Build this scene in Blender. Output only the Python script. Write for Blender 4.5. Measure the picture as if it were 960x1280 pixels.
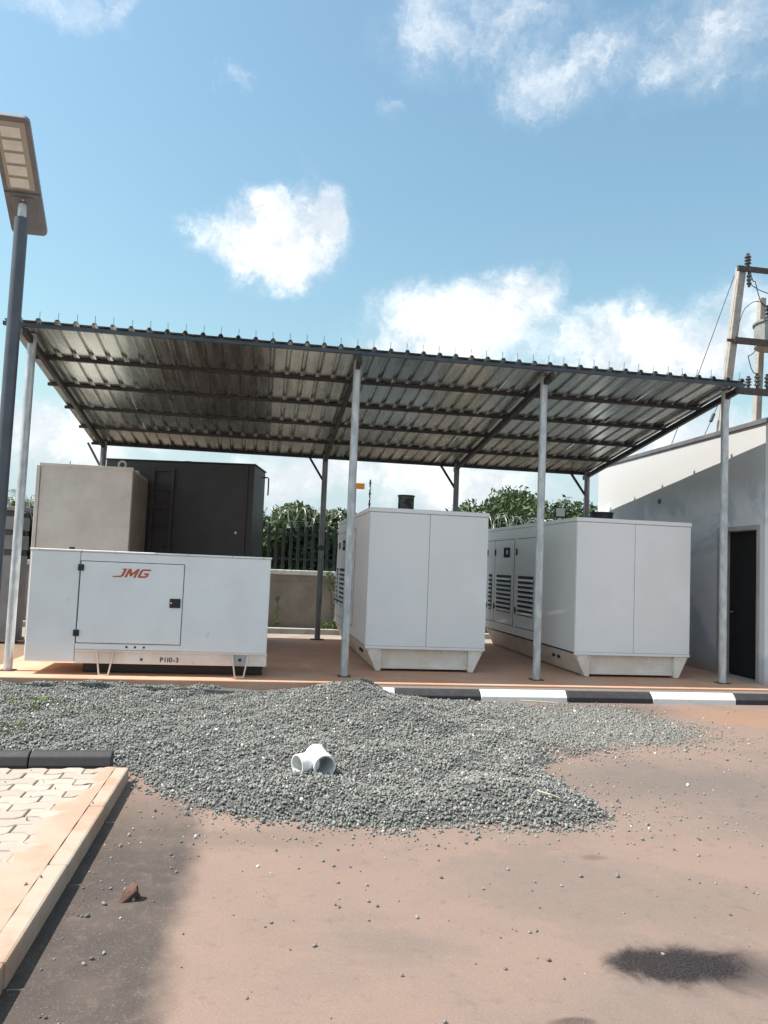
import bpy, bmesh, math, random
import numpy as np
from mathutils import Vector, Matrix
for o in list(bpy.data.objects): bpy.data.objects.remove(o)
S = bpy.context.scene
COL = S.collection
R = math.radians
rnd = random.Random(7)
rng = np.random.default_rng(11)

# ------------------------------------------------------------------ camera
YAW, PITCH, ROLL, EYE, FPX = R(9.0), R(4.0), R(2.35), 1.65, 961.0
F = Vector((math.sin(YAW)*math.cos(PITCH), math.cos(YAW)*math.cos(PITCH), math.sin(PITCH)))
R0 = Vector((math.cos(YAW), -math.sin(YAW), 0)); U0 = R0.cross(F)
RV = math.cos(ROLL)*R0 + math.sin(ROLL)*U0
UV = math.cos(ROLL)*U0 - math.sin(ROLL)*R0
cd = bpy.data.cameras.new('camera'); cam = bpy.data.objects.new('camera', cd); COL.objects.link(cam)
M = Matrix((RV, UV, -F)).transposed().to_4x4(); M.translation = (0, 0, EYE); cam.matrix_world = M
cd.sensor_fit = 'VERTICAL'; cd.sensor_height = 36; cd.lens = 36*FPX/1280; cd.clip_end = 5000; cd.clip_start = 0.05
S.camera = cam

# ------------------------------------------------------------------ sun, sky, exposure
SUN_EL, SUN_AZ = R(55), R(-89)          # azimuth from +Y towards +X; sun stands to the left
sd = bpy.data.lights.new('sun', 'SUN'); sun = bpy.data.objects.new('sun', sd); COL.objects.link(sun)
sd.energy = 3.8; sd.angle = R(0.55); sd.color = (1.0, 0.95, 0.88)
tosun = Vector((math.sin(SUN_AZ)*math.cos(SUN_EL), math.cos(SUN_AZ)*math.cos(SUN_EL), math.sin(SUN_EL)))
sun.rotation_euler = tosun.to_track_quat('Z', 'Y').to_euler(); sun.location = (-20, 5, 30)
S.view_settings.view_transform = 'Standard'; S.view_settings.look = 'None'
S.view_settings.exposure = 1.12; S.view_settings.gamma = 1.0
S.render.film_transparent = False
S.cycles.max_bounces = 6; S.cycles.diffuse_bounces = 3; S.cycles.glossy_bounces = 3; S.cycles.transmission_bounces = 2
S.cycles.use_adaptive_sampling = True; S.cycles.adaptive_threshold = 0.015

W = bpy.data.worlds.new('World'); S.world = W; W.use_nodes = True
nt = W.node_tree; nt.nodes.clear()
def N(t, typ, **kw):
    n = t.nodes.new(typ)
    for k, v in kw.items(): setattr(n, k, v)
    return n
def math_n(t, op, a, b=None, c=None, clamp=False):
    n = t.nodes.new('ShaderNodeMath'); n.operation = op; n.use_clamp = clamp
    for i, v in enumerate((a, b, c)):
        if v is None: continue
        if isinstance(v, (int, float)): n.inputs[i].default_value = v
        else: t.links.new(v, n.inputs[i])
    return n.outputs[0]
def vmath(t, op, a, b=None, scale=None):
    n = t.nodes.new('ShaderNodeVectorMath'); n.operation = op
    for i, v in enumerate((a, b)):
        if v is None: continue
        if isinstance(v, (tuple, list, Vector)): n.inputs[i].default_value = v
        else: t.links.new(v, n.inputs[i])
    if scale is not None: n.inputs['Scale'].default_value = scale
    return n.outputs['Value'] if op in ('DOT_PRODUCT', 'LENGTH', 'DISTANCE') else n.outputs['Vector']
def noise(t, vec, scale, detail=4, rough=0.55, dist=0.0):
    n = t.nodes.new('ShaderNodeTexNoise'); n.inputs['Scale'].default_value = scale
    n.inputs['Detail'].default_value = detail; n.inputs['Roughness'].default_value = rough
    n.inputs['Distortion'].default_value = dist
    if vec is not None: t.links.new(vec, n.inputs['Vector'])
    return n
def mixc(t, fac, a, b, typ='MIX'):
    n = t.nodes.new('ShaderNodeMix'); n.data_type = 'RGBA'; n.blend_type = typ
    for s, v in ((n.inputs['Factor'], fac), (n.inputs['A'], a), (n.inputs['B'], b)):
        if isinstance(v, (int, float)): s.default_value = v
        elif isinstance(v, (tuple, list)): s.default_value = tuple(v)+((1,) if len(v) == 3 else ())
        else: t.links.new(v, s)
    # colour sockets of the Mix node
    return [o for o in n.outputs if o.type == 'RGBA'][0]
def mixrgb(t, fac, a, b, typ='MIX'):
    n = t.nodes.new('ShaderNodeMixRGB'); n.blend_type = typ
    for s, v in zip(n.inputs, (fac, a, b)):
        if isinstance(v, (int, float)): s.default_value = v
        elif isinstance(v, (tuple, list)): s.default_value = tuple(v)+((1,) if len(v) == 3 else ())
        else: t.links.new(v, s)
    return n.outputs[0]
def ramp(t, fac, lo, hi, smooth=True):
    n = t.nodes.new('ShaderNodeMapRange'); n.interpolation_type = 'SMOOTHSTEP' if smooth else 'LINEAR'
    n.inputs['From Min'].default_value = lo; n.inputs['From Max'].default_value = hi
    t.links.new(fac, n.inputs['Value']); return n.outputs['Result']

sky = N(nt, 'ShaderNodeTexSky', sky_type='NISHITA', sun_disc=False, sun_elevation=SUN_EL, sun_rotation=SUN_AZ,
        altitude=100, air_density=1.7, dust_density=1.8, ozone_density=2.0)
tc = N(nt, 'ShaderNodeTexCoord'); dirv = tc.outputs['Generated']
# clouds on the sky sphere: soft blobs by direction, broken up by noise
def skydir(u, v): return (F + RV*((u-480)/FPX) - UV*((v-640)/FPX)).normalized()
w1 = noise(nt, dirv, 8.0, 6, 0.66)
warp = vmath(nt, 'SCALE', vmath(nt, 'SUBTRACT', w1.outputs['Color'], (.5, .5, .5)), scale=0.13)
dw = vmath(nt, 'ADD', dirv, warp)
blobs = [  # u, v, half width, half height, strength
    (352, 304, 84, 58, .95), (285, 298, 56, 34, .5), (396, 276, 44, 48, .85),
    (580, 412, 140, 62, .85), (645, 385, 70, 52, .85), (480, 428, 70, 38, .42),
    (800, 438, 140, 72, .85), (930, 415, 110, 80, .5), (1080, 380, 120, 100, .75),
    (610, 25, 150, 84, .40), (690, 105, 105, 48, .36), (790, 65, 140, 60, .32), (880, 45, 160, 84, .40), (955, 90, 70, 50, .3),
    (95, 22, 90, 30, .24), (150, 10, 26, 44, .26), (302, 102, 30, 22, .26), (385, 200, 22, 34, .24), (492, 130, 24, 20, .28),
    (75, 552, 110, 58, .9), (-110, 520, 150, 80, .8), (390, 590, 110, 44, .85), (570, 600, 140, 42, .8),
    (840, 560, 150, 56, .75), (1150, 540, 160, 100, .7), (200, 540, 60, 40, .6),
]
cloud = None
for (u, v, a, b, st) in blobs:
    c = skydir(u, v); rt = c.cross(Vector((0, 0, 1))).normalized(); up = rt.cross(c)
    k = (F.dot(c))            # angular size of a pixel shrinks towards the edge
    ax = a/FPX*k; bx = b/FPX*k
    mp = N(nt, 'ShaderNodeMapping', vector_type='TEXTURE')
    mp.inputs['Location'].default_value = c
    mp.inputs['Rotation'].default_value = Matrix((rt, c, up)).transposed().to_euler('XYZ')
    mp.inputs['Scale'].default_value = (ax, ax, bx)
    nt.links.new(dw, mp.inputs['Vector'])
    m = ramp(nt, vmath(nt, 'LENGTH', mp.outputs[0]), 1.25, 0.25)
    m.node.inputs['To Max'].default_value = st
    cloud = m if cloud is None else math_n(nt, 'MAXIMUM', cloud, m)
# unseen cumulus over the rest of the sky, thickened to brighten shaded faces
away = ramp(nt, vmath(nt, 'DOT_PRODUCT', dirv, F), 0.72, 0.5)
gen = noise(nt, dirv, 3.4, 4, 0.6)
cloud = math_n(nt, 'MAXIMUM', cloud, math_n(nt, 'MULTIPLY', ramp(nt, gen.outputs[0], .47, .62), away))
br = noise(nt, dw, 18.0, 4, 0.65)
cm = math_n(nt, 'ADD', cloud, math_n(nt, 'MULTIPLY', math_n(nt, 'SUBTRACT', br.outputs[0], .5), math_n(nt, 'MULTIPLY', ramp(nt, cloud, .02, .3), .9)), clamp=True)
cm = ramp(nt, cm, 0.02, 1.0)
sz_ = N(nt, 'ShaderNodeSeparateXYZ'); nt.links.new(dirv, sz_.inputs[0])
ccol = mixrgb(nt, ramp(nt, math_n(nt, 'ADD', math_n(nt, 'MULTIPLY', w1.outputs[0], .65), math_n(nt, 'MULTIPLY', br.outputs[0], .35)), .40, .60), (4.7, 5.05, 5.4), (7.6, 7.6, 7.5))
ccol = mixrgb(nt, ramp(nt, sz_.outputs[2], .18, .0), ccol, (4.9, 5.1, 5.3))      # low clouds seen through haze
skyc = mixrgb(nt, 1.0, sky.outputs[0], (0.87, 1.02, 0.985), 'MULTIPLY')
skyc = mixrgb(nt, math_n(nt, 'MULTIPLY', ramp(nt, sz_.outputs[2], .30, .02), .85), skyc, (3.5, 4.35, 5.1))   # pale band towards the horizon
allc = mixrgb(nt, cm, skyc, ccol)
W.cycles.sampling_method = 'MANUAL'; W.cycles.sample_map_resolution = 512
bg = N(nt, 'ShaderNodeBackground'); bg.inputs['Strength'].default_value = 0.082
nt.links.new(allc, bg.inputs['Color'])
wo = N(nt, 'ShaderNodeOutputWorld'); nt.links.new(bg.outputs[0], wo.inputs['Surface'])

# ------------------------------------------------------------------ materials
def base_mat(name, rough=.7, metal=0.0):
    m = bpy.data.materials.new(name); m.use_nodes = True
    t = m.node_tree; b = t.nodes['Principled BSDF']
    b.inputs['Roughness'].default_value = rough; b.inputs['Metallic'].default_value = metal
    return m, t, b
def bump(t, b, h, strength=.3, dist=.01):
    n = t.nodes.new('ShaderNodeBump'); n.inputs['Strength'].default_value = strength; n.inputs['Distance'].default_value = dist
    t.links.new(h, n.inputs['Height']); t.links.new(n.outputs[0], b.inputs['Normal'])
def ocoord(t): return t.nodes.new('ShaderNodeTexCoord').outputs['Object']
def mat(name, c1, c2=None, rough=.7, metal=0., scale=3., lo=.35, hi=.7, bump_s=0, bump_scale=40, bdist=.004, stretch=None, spots=None, per_obj=0):
    m, t, b = base_mat(name, rough, metal)
    v = ocoord(t)
    if stretch: v = vmath(t, 'MULTIPLY', v, stretch)
    out = None
    if c2:
        n1 = noise(t, v, scale, 6, .6)
        out = mixrgb(t, ramp(t, n1.outputs[0], lo, hi), c1, c2)
    if spots:
        n2 = noise(t, v, spots[0], 5, .7)
        out = mixrgb(t, math_n(t, 'MULTIPLY', ramp(t, n2.outputs[0], spots[1], spots[1]+.1), spots[3]), out if out else c1, spots[2])
    if per_obj:
        oi = t.nodes.new('ShaderNodeObjectInfo')
        val = math_n(t, 'ADD', math_n(t, 'MULTIPLY', oi.outputs['Random'], per_obj), 1-per_obj*.6)
        cc = t.nodes.new('ShaderNodeCombineXYZ')
        for i in range(3): t.links.new(val, cc.inputs[i])
        out = mixrgb(t, 1., out if out else c1, cc.outputs[0], 'MULTIPLY')
    if out is None: b.inputs['Base Color'].default_value = tuple(c1)+(1,)
    else: t.links.new(out, b.inputs['Base Color'])
    if bump_s:
        n3 = noise(t, ocoord(t), bump_scale, 6, .65); bump(t, b, n3.outputs[0], bump_s, bdist)
    return m

MT = {}
MT['white_paint'] = mat('white_paint', (.83, .825, .815), (.77, .76, .75), rough=.42, scale=1.6, bump_s=.08, bump_scale=6, bdist=.01, spots=(5, .66, (.5, .46, .42), .35))
MT['white_panel'] = mat('white_panel', (.83, .82, .81), (.78, .77, .755), rough=.45, scale=1.1, bump_s=.06, bump_scale=4, bdist=.012, spots=(7, .7, (.55, .5, .45), .3))
MT['skid_paint'] = mat('skid_paint', (.80, .73, .65), (.70, .58, .48), rough=.55, scale=3, spots=(9, .62, (.42, .27, .18), .5))
MT['beige_metal'] = mat('beige_metal', (.62, .60, .55), (.52, .49, .44), rough=.55, scale=2.2, lo=.3, spots=(4, .62, (.36, .3, .25), .6), bump_s=.05, bump_scale=5)
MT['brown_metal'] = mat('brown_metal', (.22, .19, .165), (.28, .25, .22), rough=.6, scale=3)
MT['charcoal'] = mat('charcoal', (.028, .027, .029), (.038, .036, .037), rough=.55, scale=2.5, bump_s=.05, bump_scale=8)
MT['black_plastic'] = mat('black_plastic', (.012, .012, .013), rough=.4)
MT['chrome'] = mat('chrome', (.7, .7, .7), rough=.25, metal=1)
MT['red_paint'] = mat('red_paint', (.50, .105, .045), (.42, .085, .04), rough=.5, scale=20)
MT['black_ink'] = mat('black_ink', (.03, .025, .025), rough=.7)
MT['galv'] = mat('galv', (.60, .62, .62), (.42, .44, .45), rough=.5, metal=.55, scale=14, lo=.35, hi=.65, spots=(6, .66, (.42, .38, .33), .4), stretch=(1, 1, .35))
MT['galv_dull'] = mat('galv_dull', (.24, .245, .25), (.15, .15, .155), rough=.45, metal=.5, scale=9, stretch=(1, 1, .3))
MT['dark_steel'] = mat('dark_steel', (.035, .035, .04), (.06, .055, .055), rough=.55, metal=.3, scale=6)
MT['blue_steel'] = mat('blue_steel', (.06, .085, .11), (.09, .11, .13), rough=.5, metal=.3, scale=5)
MT['rust_steel'] = mat('rust_steel', (.10, .08, .07), (.05, .045, .045), rough=.7, metal=.3, scale=10)
MT['lamp_steel'] = mat('lamp_steel', (.10, .11, .13), (.08, .09, .105), rough=.45, metal=.4, scale=4)
MT['lamp_head'] = mat('lamp_head', (.22, .22, .24), (.18, .175, .18), rough=.5, metal=.3, scale=5)
MT['lens'] = mat('lens', (.78, .76, .70), (.68, .66, .60), rough=.25, scale=8)
MT['lens_frame'] = mat('lens_frame', (.42, .38, .32), rough=.5)
MT['pvc'] = mat('pvc', (.82, .82, .80), (.74, .73, .70), rough=.3, scale=12)
MT['kerb_white'] = mat('kerb_white', (.74, .73, .70), (.60, .56, .51), rough=.75, scale=9, lo=.45, hi=.8, bump_s=.35, bump_scale=60, spots=(16, .60, (.30, .26, .22), .6))
MT['kerb_black'] = mat('kerb_black', (.030, .028, .031), (.055, .049, .048), rough=.7, scale=9, lo=.45, hi=.8, bump_s=.35, bump_scale=60, spots=(16, .62, (.19, .165, .145), .55))
MT['concrete'] = mat('concrete', (.40, .385, .36), (.30, .285, .265), rough=.85, scale=3, bump_s=.3, bump_scale=50, spots=(5, .6, (.24, .2, .17), .5))
MT['wall_grey'] = mat('wall_grey', (.30, .265, .225), (.22, .19, .155), rough=.9, scale=2, bump_s=.25, bump_scale=40, spots=(2.5, .58, (.25, .16, .11), .55))
MT['cap_white'] = mat('cap_white', (.72, .70, .66), (.60, .57, .52), rough=.8, scale=6)
MT['fence_paint'] = mat('fence_paint', (.018, .032, .033), (.032, .045, .045), rough=.55, metal=.2, scale=8)
MT['razor'] = mat('razor', (.36, .37, .36), rough=.5, metal=.6)
MT['pole_conc'] = mat('pole_conc', (.36, .335, .30), (.27, .25, .225), rough=.9, scale=5, spots=(9, .62, (.28, .22, .18), .5))
MT['insulator'] = mat('insulator', (.05, .045, .05), rough=.3)
MT['transformer'] = mat('transformer', (.25, .265, .25), (.19, .2, .19), rough=.5, scale=4)
MT['orange'] = mat('orange', (.75, .26, .02), rough=.45)
MT['bark'] = mat('bark', (.10, .075, .05), (.06, .045, .03), rough=.9, scale=8)
MT['rock'] = mat('rock', (.11, .058, .042), (.06, .037, .03), rough=.95, scale=25, bump_s=.6, bump_scale=60)
MT['twig'] = mat('twig', (.42, .36, .28), rough=.8)
MT['screen'] = mat('screen', (.02, .025, .05), rough=.2)
MT['door_black'] = mat('door_black', (.006, .006, .007), (.010, .010, .010), rough=.8, scale=3)
MT['frame_grey'] = mat('frame_grey', (.42, .40, .38), (.33, .31, .29), rough=.7, scale=6)
MT['coping'] = mat('coping', (.13, .125, .13), (.09, .085, .09), rough=.7, scale=5)

def leaf_mat(name, c1, c2):
    m, t, b = base_mat(name, .55)
    at = t.nodes.new('ShaderNodeAttribute'); at.attribute_name = 'tone'
    t.links.new(mixrgb(t, at.outputs['Fac'], c1, c2), b.inputs['Base Color'])
    tr = t.nodes.new('ShaderNodeBsdfTranslucent'); t.links.new(mixrgb(t, at.outputs['Fac'], c1, c2), tr.inputs['Color'])
    mx = t.nodes.new('ShaderNodeMixShader'); mx.inputs[0].default_value = .28
    t.links.new(b.outputs[0], mx.inputs[1]); t.links.new(tr.outputs[0], mx.inputs[2])
    t.links.new(mx.outputs[0], t.nodes['Material Output'].inputs['Surface'])
    return m
MT['leaf_dark'] = leaf_mat('leaf_dark', (.022, .045, .014), (.075, .12, .035))
MT['leaf_mid'] = leaf_mat('leaf_mid', (.026, .052, .014), (.095, .14, .04))
MT['leaf_vine'] = leaf_mat('leaf_vine', (.06, .11, .025), (.14, .20, .05))

def stone_mat():
    m, t, b = base_mat('stone', .85)
    at = t.nodes.new('ShaderNodeAttribute'); at.attribute_name = 'tone'
    cr = t.nodes.new('ShaderNodeValToRGB'); t.links.new(at.outputs['Fac'], cr.inputs[0])
    e = cr.color_ramp.elements
    e[0].position = 0; e[0].color = (.085, .085, .079, 1); e[1].position = 1; e[1].color = (.60, .58, .53, 1)
    for p, c in ((.35, (.165, .167, .155, 1)), (.8, (.265, .263, .24, 1)), (.95, (.40, .385, .345, 1))):
        x = e.new(p); x.color = c
    t.links.new(cr.outputs[0], b.inputs['Base Color'])
    return m
MT['stone'] = stone_mat()

# dusty asphalt road: dust drift, bare asphalt strip by the kerb, wet dark stains
def road_mat():
    m, t, b = base_mat('dusty_asphalt', .88); b.inputs['Specular IOR Level'].default_value = .18
    v = ocoord(t)
    sx = t.nodes.new('ShaderNodeSeparateXYZ'); t.links.new(v, sx.inputs[0]); X, Y = sx.outputs[0], sx.outputs[1]
    big = noise(t, v, .8, 5, .6, .6); mid = noise(t, v, 2.6, 6, .62); fine = noise(t, v, 90, 4, .7); grit = noise(t, v, 320, 3, .7)
    dust = mixrgb(t, ramp(t, mid.outputs[0], .3, .7), (.245, .173, .140), (.222, .164, .138))
    dust = mixrgb(t, math_n(t, 'MULTIPLY', ramp(t, big.outputs[0], .44, .62), .6), dust, (.168, .134, .116))
    sm = noise(t, v, 1.3, 5, .6, .6)
    dust = mixrgb(t, math_n(t, 'MULTIPLY', ramp(t, sm.outputs[0], .56, .7), .5), dust, (.215, .140, .103))
    asp = mixrgb(t, ramp(t, fine.outputs[0], .35, .65), (.050, .043, .039), (.070, .060, .053))
    asp = mixrgb(t, math_n(t, 'MULTIPLY', ramp(t, mid.outputs[0], .42, .75), .55), asp, (.125, .098, .082))
    edgy = noise(t, v, 5, 6, .68, .8)
    # strip of barer asphalt beside the kerb (x < -0.3)
    edge = math_n(t, 'ADD', X, math_n(t, 'MULTIPLY', math_n(t, 'SUBTRACT', mid.outputs[0], .5), .22))
    strip = math_n(t, 'MULTIPLY', ramp(t, edge, -.20, -.38), .95)
    strip = math_n(t, 'MULTIPLY', strip, ramp(t, Y, 6.4, 4.4))
    dust = mixrgb(t, math_n(t, 'MULTIPLY', ramp(t, math_n(t, 'ADD', X, math_n(t, 'MULTIPLY', mid.outputs[0], .8)), 1.1, .3), .6), dust, (.265, .185, .145))   # dust thickest beside the bare strip
    c = mixrgb(t, strip, dust, asp)
    # gravel-stained grey patch right of the heap
    def spot(cx, cy, rx, ry, amt, lo=.55, hi=1.15):
        q = t.nodes.new('ShaderNodeCombineXYZ')
        t.links.new(math_n(t, 'DIVIDE', math_n(t, 'SUBTRACT', X, cx), rx), q.inputs[0])
        t.links.new(math_n(t, 'DIVIDE', math_n(t, 'SUBTRACT', Y, cy), ry), q.inputs[1])
        l = vmath(t, 'LENGTH', q.outputs[0])
        l = math_n(t, 'ADD', l, math_n(t, 'MULTIPLY', math_n(t, 'SUBTRACT', mid.outputs[0], .5), .9))
        l = math_n(t, 'ADD', l, math_n(t, 'MULTIPLY', math_n(t, 'SUBTRACT', edgy.outputs[0], .5), .95))
        l = math_n(t, 'ADD', l, math_n(t, 'MULTIPLY', math_n(t, 'SUBTRACT', fine.outputs[0], .5), .22))
        return math_n(t, 'MULTIPLY', ramp(t, l, hi, lo), amt)
    c = mixrgb(t, spot(3.4, 5.9, 1.2, .8, .55, .2, 1.3), c, (.115, .105, .098))
    c = mixrgb(t, spot(3.9, 4.9, 1.1, .6, .5, .2, 1.3), c, (.12, .108, .10))
    c = mixrgb(t, spot(4.1, 9.0, 1.4, .5, .5, .2, 1.2), c, (.075, .06, .052))
    c = mixrgb(t, spot(5.9, 8.6, 1.1, .7, .6, .2, 1.2), c, (.30, .165, .10))
    c = mixrgb(t, spot(2.12, 3.08, .34, .2, .6, .2, 1.2), c, (.05, .042, .04))
    c = mixrgb(t, spot(1.22, 2.80, .11, .04, .75), c, (.06, .04, .035))
    c = mixrgb(t, spot(2.28, 2.80, .16, .07, .75), c, (.05, .04, .037))
    c = mixrgb(t, spot(2.02, 4.36, .10, .05, .45, .2, 1.2), c, (.07, .055, .048))
    c = mixrgb(t, spot(0.0, 4.75, .9, .22, .35, .2, 1.2), c, (.12, .095, .08))
    c = mixrgb(t, math_n(t, 'MULTIPLY', ramp(t, fine.outputs[0], .3, .7), .22), c, (.09, .07, .06))
    c = mixrgb(t, math_n(t, 'MULTIPLY', ramp(t, grit.outputs[0], .6, .72), .35), c, (.36, .31, .27))
    vor = t.nodes.new('ShaderNodeTexVoronoi'); vor.inputs['Scale'].default_value = 130; t.links.new(v, vor.inputs['Vector'])
    vs_ = t.nodes.new('ShaderNodeSeparateColor'); t.links.new(vor.outputs['Color'], vs_.inputs[0])
    agg = math_n(t, 'MULTIPLY', ramp(t, vs_.outputs[0], .55, .95), ramp(t, vor.outputs['Distance'], .5, .2))
    c = mixrgb(t, math_n(t, 'MULTIPLY', agg, .28), c, (.085, .073, .066))
    agg2 = math_n(t, 'MULTIPLY', ramp(t, vs_.outputs[1], .8, 1.), ramp(t, vor.outputs['Distance'], .5, .2))
    c = mixrgb(t, math_n(t, 'MULTIPLY', agg2, .4), c, (.33, .29, .26))
    mott = noise(t, v, 11, 5, .65, .5)
    c = mixrgb(t, math_n(t, 'MULTIPLY', ramp(t, mott.outputs[0], .5, .75), .30), c, (.215, .155, .125))
    c = mixrgb(t, math_n(t, 'MULTIPLY', ramp(t, mott.outputs[0], .45, .25), .30), c, (.085, .068, .058))
    c = mixrgb(t, spot(2.0, 3.14, .50, .27, .6, .3, 1.1), c, (.075, .06, .055))
    oil = spot(1.87, 3.16, .35, .18, .95, .55, 1.05)
    c = mixrgb(t, oil, c, mixrgb(t, ramp(t, fine.outputs[0], .4, .65), (.012, .010, .011), (.040, .033, .032)))
    t.links.new(math_n(t, 'SUBTRACT', .88, math_n(t, 'MULTIPLY', oil, .3)), b.inputs['Roughness'])
    t.links.new(c, b.inputs['Base Color'])
    hgt = math_n(t, 'ADD', math_n(t, 'MULTIPLY', fine.outputs[0], 1.), math_n(t, 'MULTIPLY', mid.outputs[0], 2.))
    bump(t, b, hgt, .22, .005)
    return m
MT['road'] = road_mat()
def slab_mat():
    m, t, b = base_mat('red_dust_concrete', .9)
    v = ocoord(t)
    n1 = noise(t, v, 1.6, 6, .6, .4); n2 = noise(t, v, 7, 6, .65); n3 = noise(t, v, 70, 4, .6)
    c = mixrgb(t, ramp(t, n1.outputs[0], .35, .7), (.56, .285, .175), (.55, .35, .245))
    c = mixrgb(t, math_n(t, 'MULTIPLY', ramp(t, n2.outputs[0], .55, .75), .55), c, (.42, .34, .28))
    c = mixrgb(t, math_n(t, 'MULTIPLY', ramp(t, n2.outputs[0], .42, .28), .5), c, (.25, .13, .085))
    t.links.new(c, b.inputs['Base Color']); bump(t, b, n3.outputs[0], .3, .004)
    return m
MT['slab'] = slab_mat()
def soil_mat():
    m, t, b = base_mat('red_soil', .95)
    v = ocoord(t); n1 = noise(t, v, .6, 6, .6); n2 = noise(t, v, 30, 5, .65)
    c = mixrgb(t, ramp(t, n1.outputs[0], .35, .65), (.24, .14, .085), (.20, .15, .105))
    c = mixrgb(t, math_n(t, 'MULTIPLY', n2.outputs[0], .5), c, (.12, .085, .06))
    t.links.new(c, b.inputs['Base Color']); bump(t, b, n2.outputs[0], .6, .02)
    return m
MT['soil'] = soil_mat()
MT['grit'] = mat('grit', (.20, .165, .14), (.13, .11, .095), rough=.95, scale=40, bump_s=.8, bump_scale=60, bdist=.01)
def paver_mat():
    m, t, b = base_mat('paver_concrete', .85)
    g = t.nodes.new('ShaderNodeNewGeometry').outputs['Position']
    oi = t.nodes.new('ShaderNodeObjectInfo')
    n1 = noise(t, g, 2.2, 6, .6); n2 = noise(t, g, 45, 5, .65); n4 = noise(t, g, 9, 5, .65)
    c = mixrgb(t, oi.outputs['Random'], (.335, .285, .24), (.40, .345, .295))
    c = mixrgb(t, math_n(t, 'MULTIPLY', ramp(t, n4.outputs[0], .5, .72), .55), c, (.40, .255, .17))
    # red soil washed over the blocks towards the kerb and the near end
    sx = t.nodes.new('ShaderNodeSeparateXYZ'); t.links.new(g, sx.inputs[0])
    d = math_n(t, 'ADD', math_n(t, 'MULTIPLY', math_n(t, 'ADD', sx.outputs[0], 1.22), 4.), math_n(t, 'MULTIPLY', math_n(t, 'SUBTRACT', 4.1, sx.outputs[1]), 1.6))
    d = math_n(t, 'ADD', d, math_n(t, 'MULTIPLY', math_n(t, 'SUBTRACT', n1.outputs[0], .5), 2.2))
    c = mixrgb(t, math_n(t, 'MULTIPLY', ramp(t, d, -.1, .9), .85), c, (.40, .26, .185))
    t.links.new(c, b.inputs['Base Color']); bump(t, b, n2.outputs[0], .35, .004)
    return m
MT['paver'] = paver_mat()
MT['joint_sand'] = mat('joint_sand', (.20, .125, .085), (.26, .175, .125), rough=.95, scale=9)
MT['pave_dirt'] = mat('pave_dirt', (.38, .245, .175), (.40, .29, .22), rough=.95, scale=2.5, lo=.35, hi=.65, bump_s=.4, bump_scale=35, spots=(6, .58, (.36, .2, .12), .45))
MT['edging'] = mat('edging', (.38, .305, .24), (.36, .235, .165), rough=.9, scale=4, lo=.4, hi=.65, bump_s=.5, bump_scale=45, spots=(8, .6, (.34, .24, .18), .5))
def building_mat():
    m, t, b = base_mat('render_white', .88)
    v = ocoord(t)
    n1 = noise(t, v, .7, 6, .6, .6); n2 = noise(t, v, 3, 6, .65); n3 = noise(t, v, 40, 4, .6)
    c = mixrgb(t, ramp(t, n1.outputs[0], .44, .54), (.46, .50, .54), (.66, .67, .69))
    sx = t.nodes.new('ShaderNodeSeparateXYZ'); t.links.new(v, sx.inputs[0])
    up = ramp(t, math_n(t, 'ADD', sx.outputs[2], math_n(t, 'MULTIPLY', math_n(t, 'SUBTRACT', n2.outputs[0], .5), .5)), 2.7, 3.3)
    c = mixrgb(t, up, c, (.44, .44, .435))           # sunlight offset in the colour: lit upper band greyer, shaded wall below paler
    c = mixrgb(t, math_n(t, 'MULTIPLY', ramp(t, n2.outputs[0], .55, .75), .3), c, (.40, .40, .40))
    low = ramp(t, math_n(t, 'ADD', sx.outputs[2], math_n(t, 'MULTIPLY', n2.outputs[0], .5)), .75, .3)
    c = mixrgb(t, math_n(t, 'MULTIPLY', low, .7), c, (.40, .27, .20))   # splashed soil at the foot
    t.links.new(c, b.inputs['Base Color']); bump(t, b, n3.outputs[0], .2, .004)
    return m
MT['building'] = building_mat()
def sheet_mat():
    m, t, b = base_mat('zinc_sheet', .34, .9)
    v = ocoord(t); oi = t.nodes.new('ShaderNodeObjectInfo')
    n1 = noise(t, vmath(t, 'MULTIPLY', v, (1, .07, .3)), 9, 4, .6); n2 = noise(t, v, .9, 3, .5)
    c = mixrgb(t, ramp(t, n1.outputs[0], .3, .7), (.50, .53, .50), (.72, .75, .71))
    c = mixrgb(t, math_n(t, 'MULTIPLY', oi.outputs['Random'], .55), c, (.22, .215, .19))
    c = mixrgb(t, math_n(t, 'MULTIPLY', ramp(t, n2.outputs[0], .5, .7), .4), c, (.28, .25, .21))
    t.links.new(c, b.inputs['Base Color'])
    t.links.new(math_n(t, 'ADD', math_n(t, 'MULTIPLY', n1.outputs[0], .3), .12), b.inputs['Roughness'])
    bump(t, b, n2.outputs[0], .15, .03)
    return m
MT['sheet'] = sheet_mat()

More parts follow.
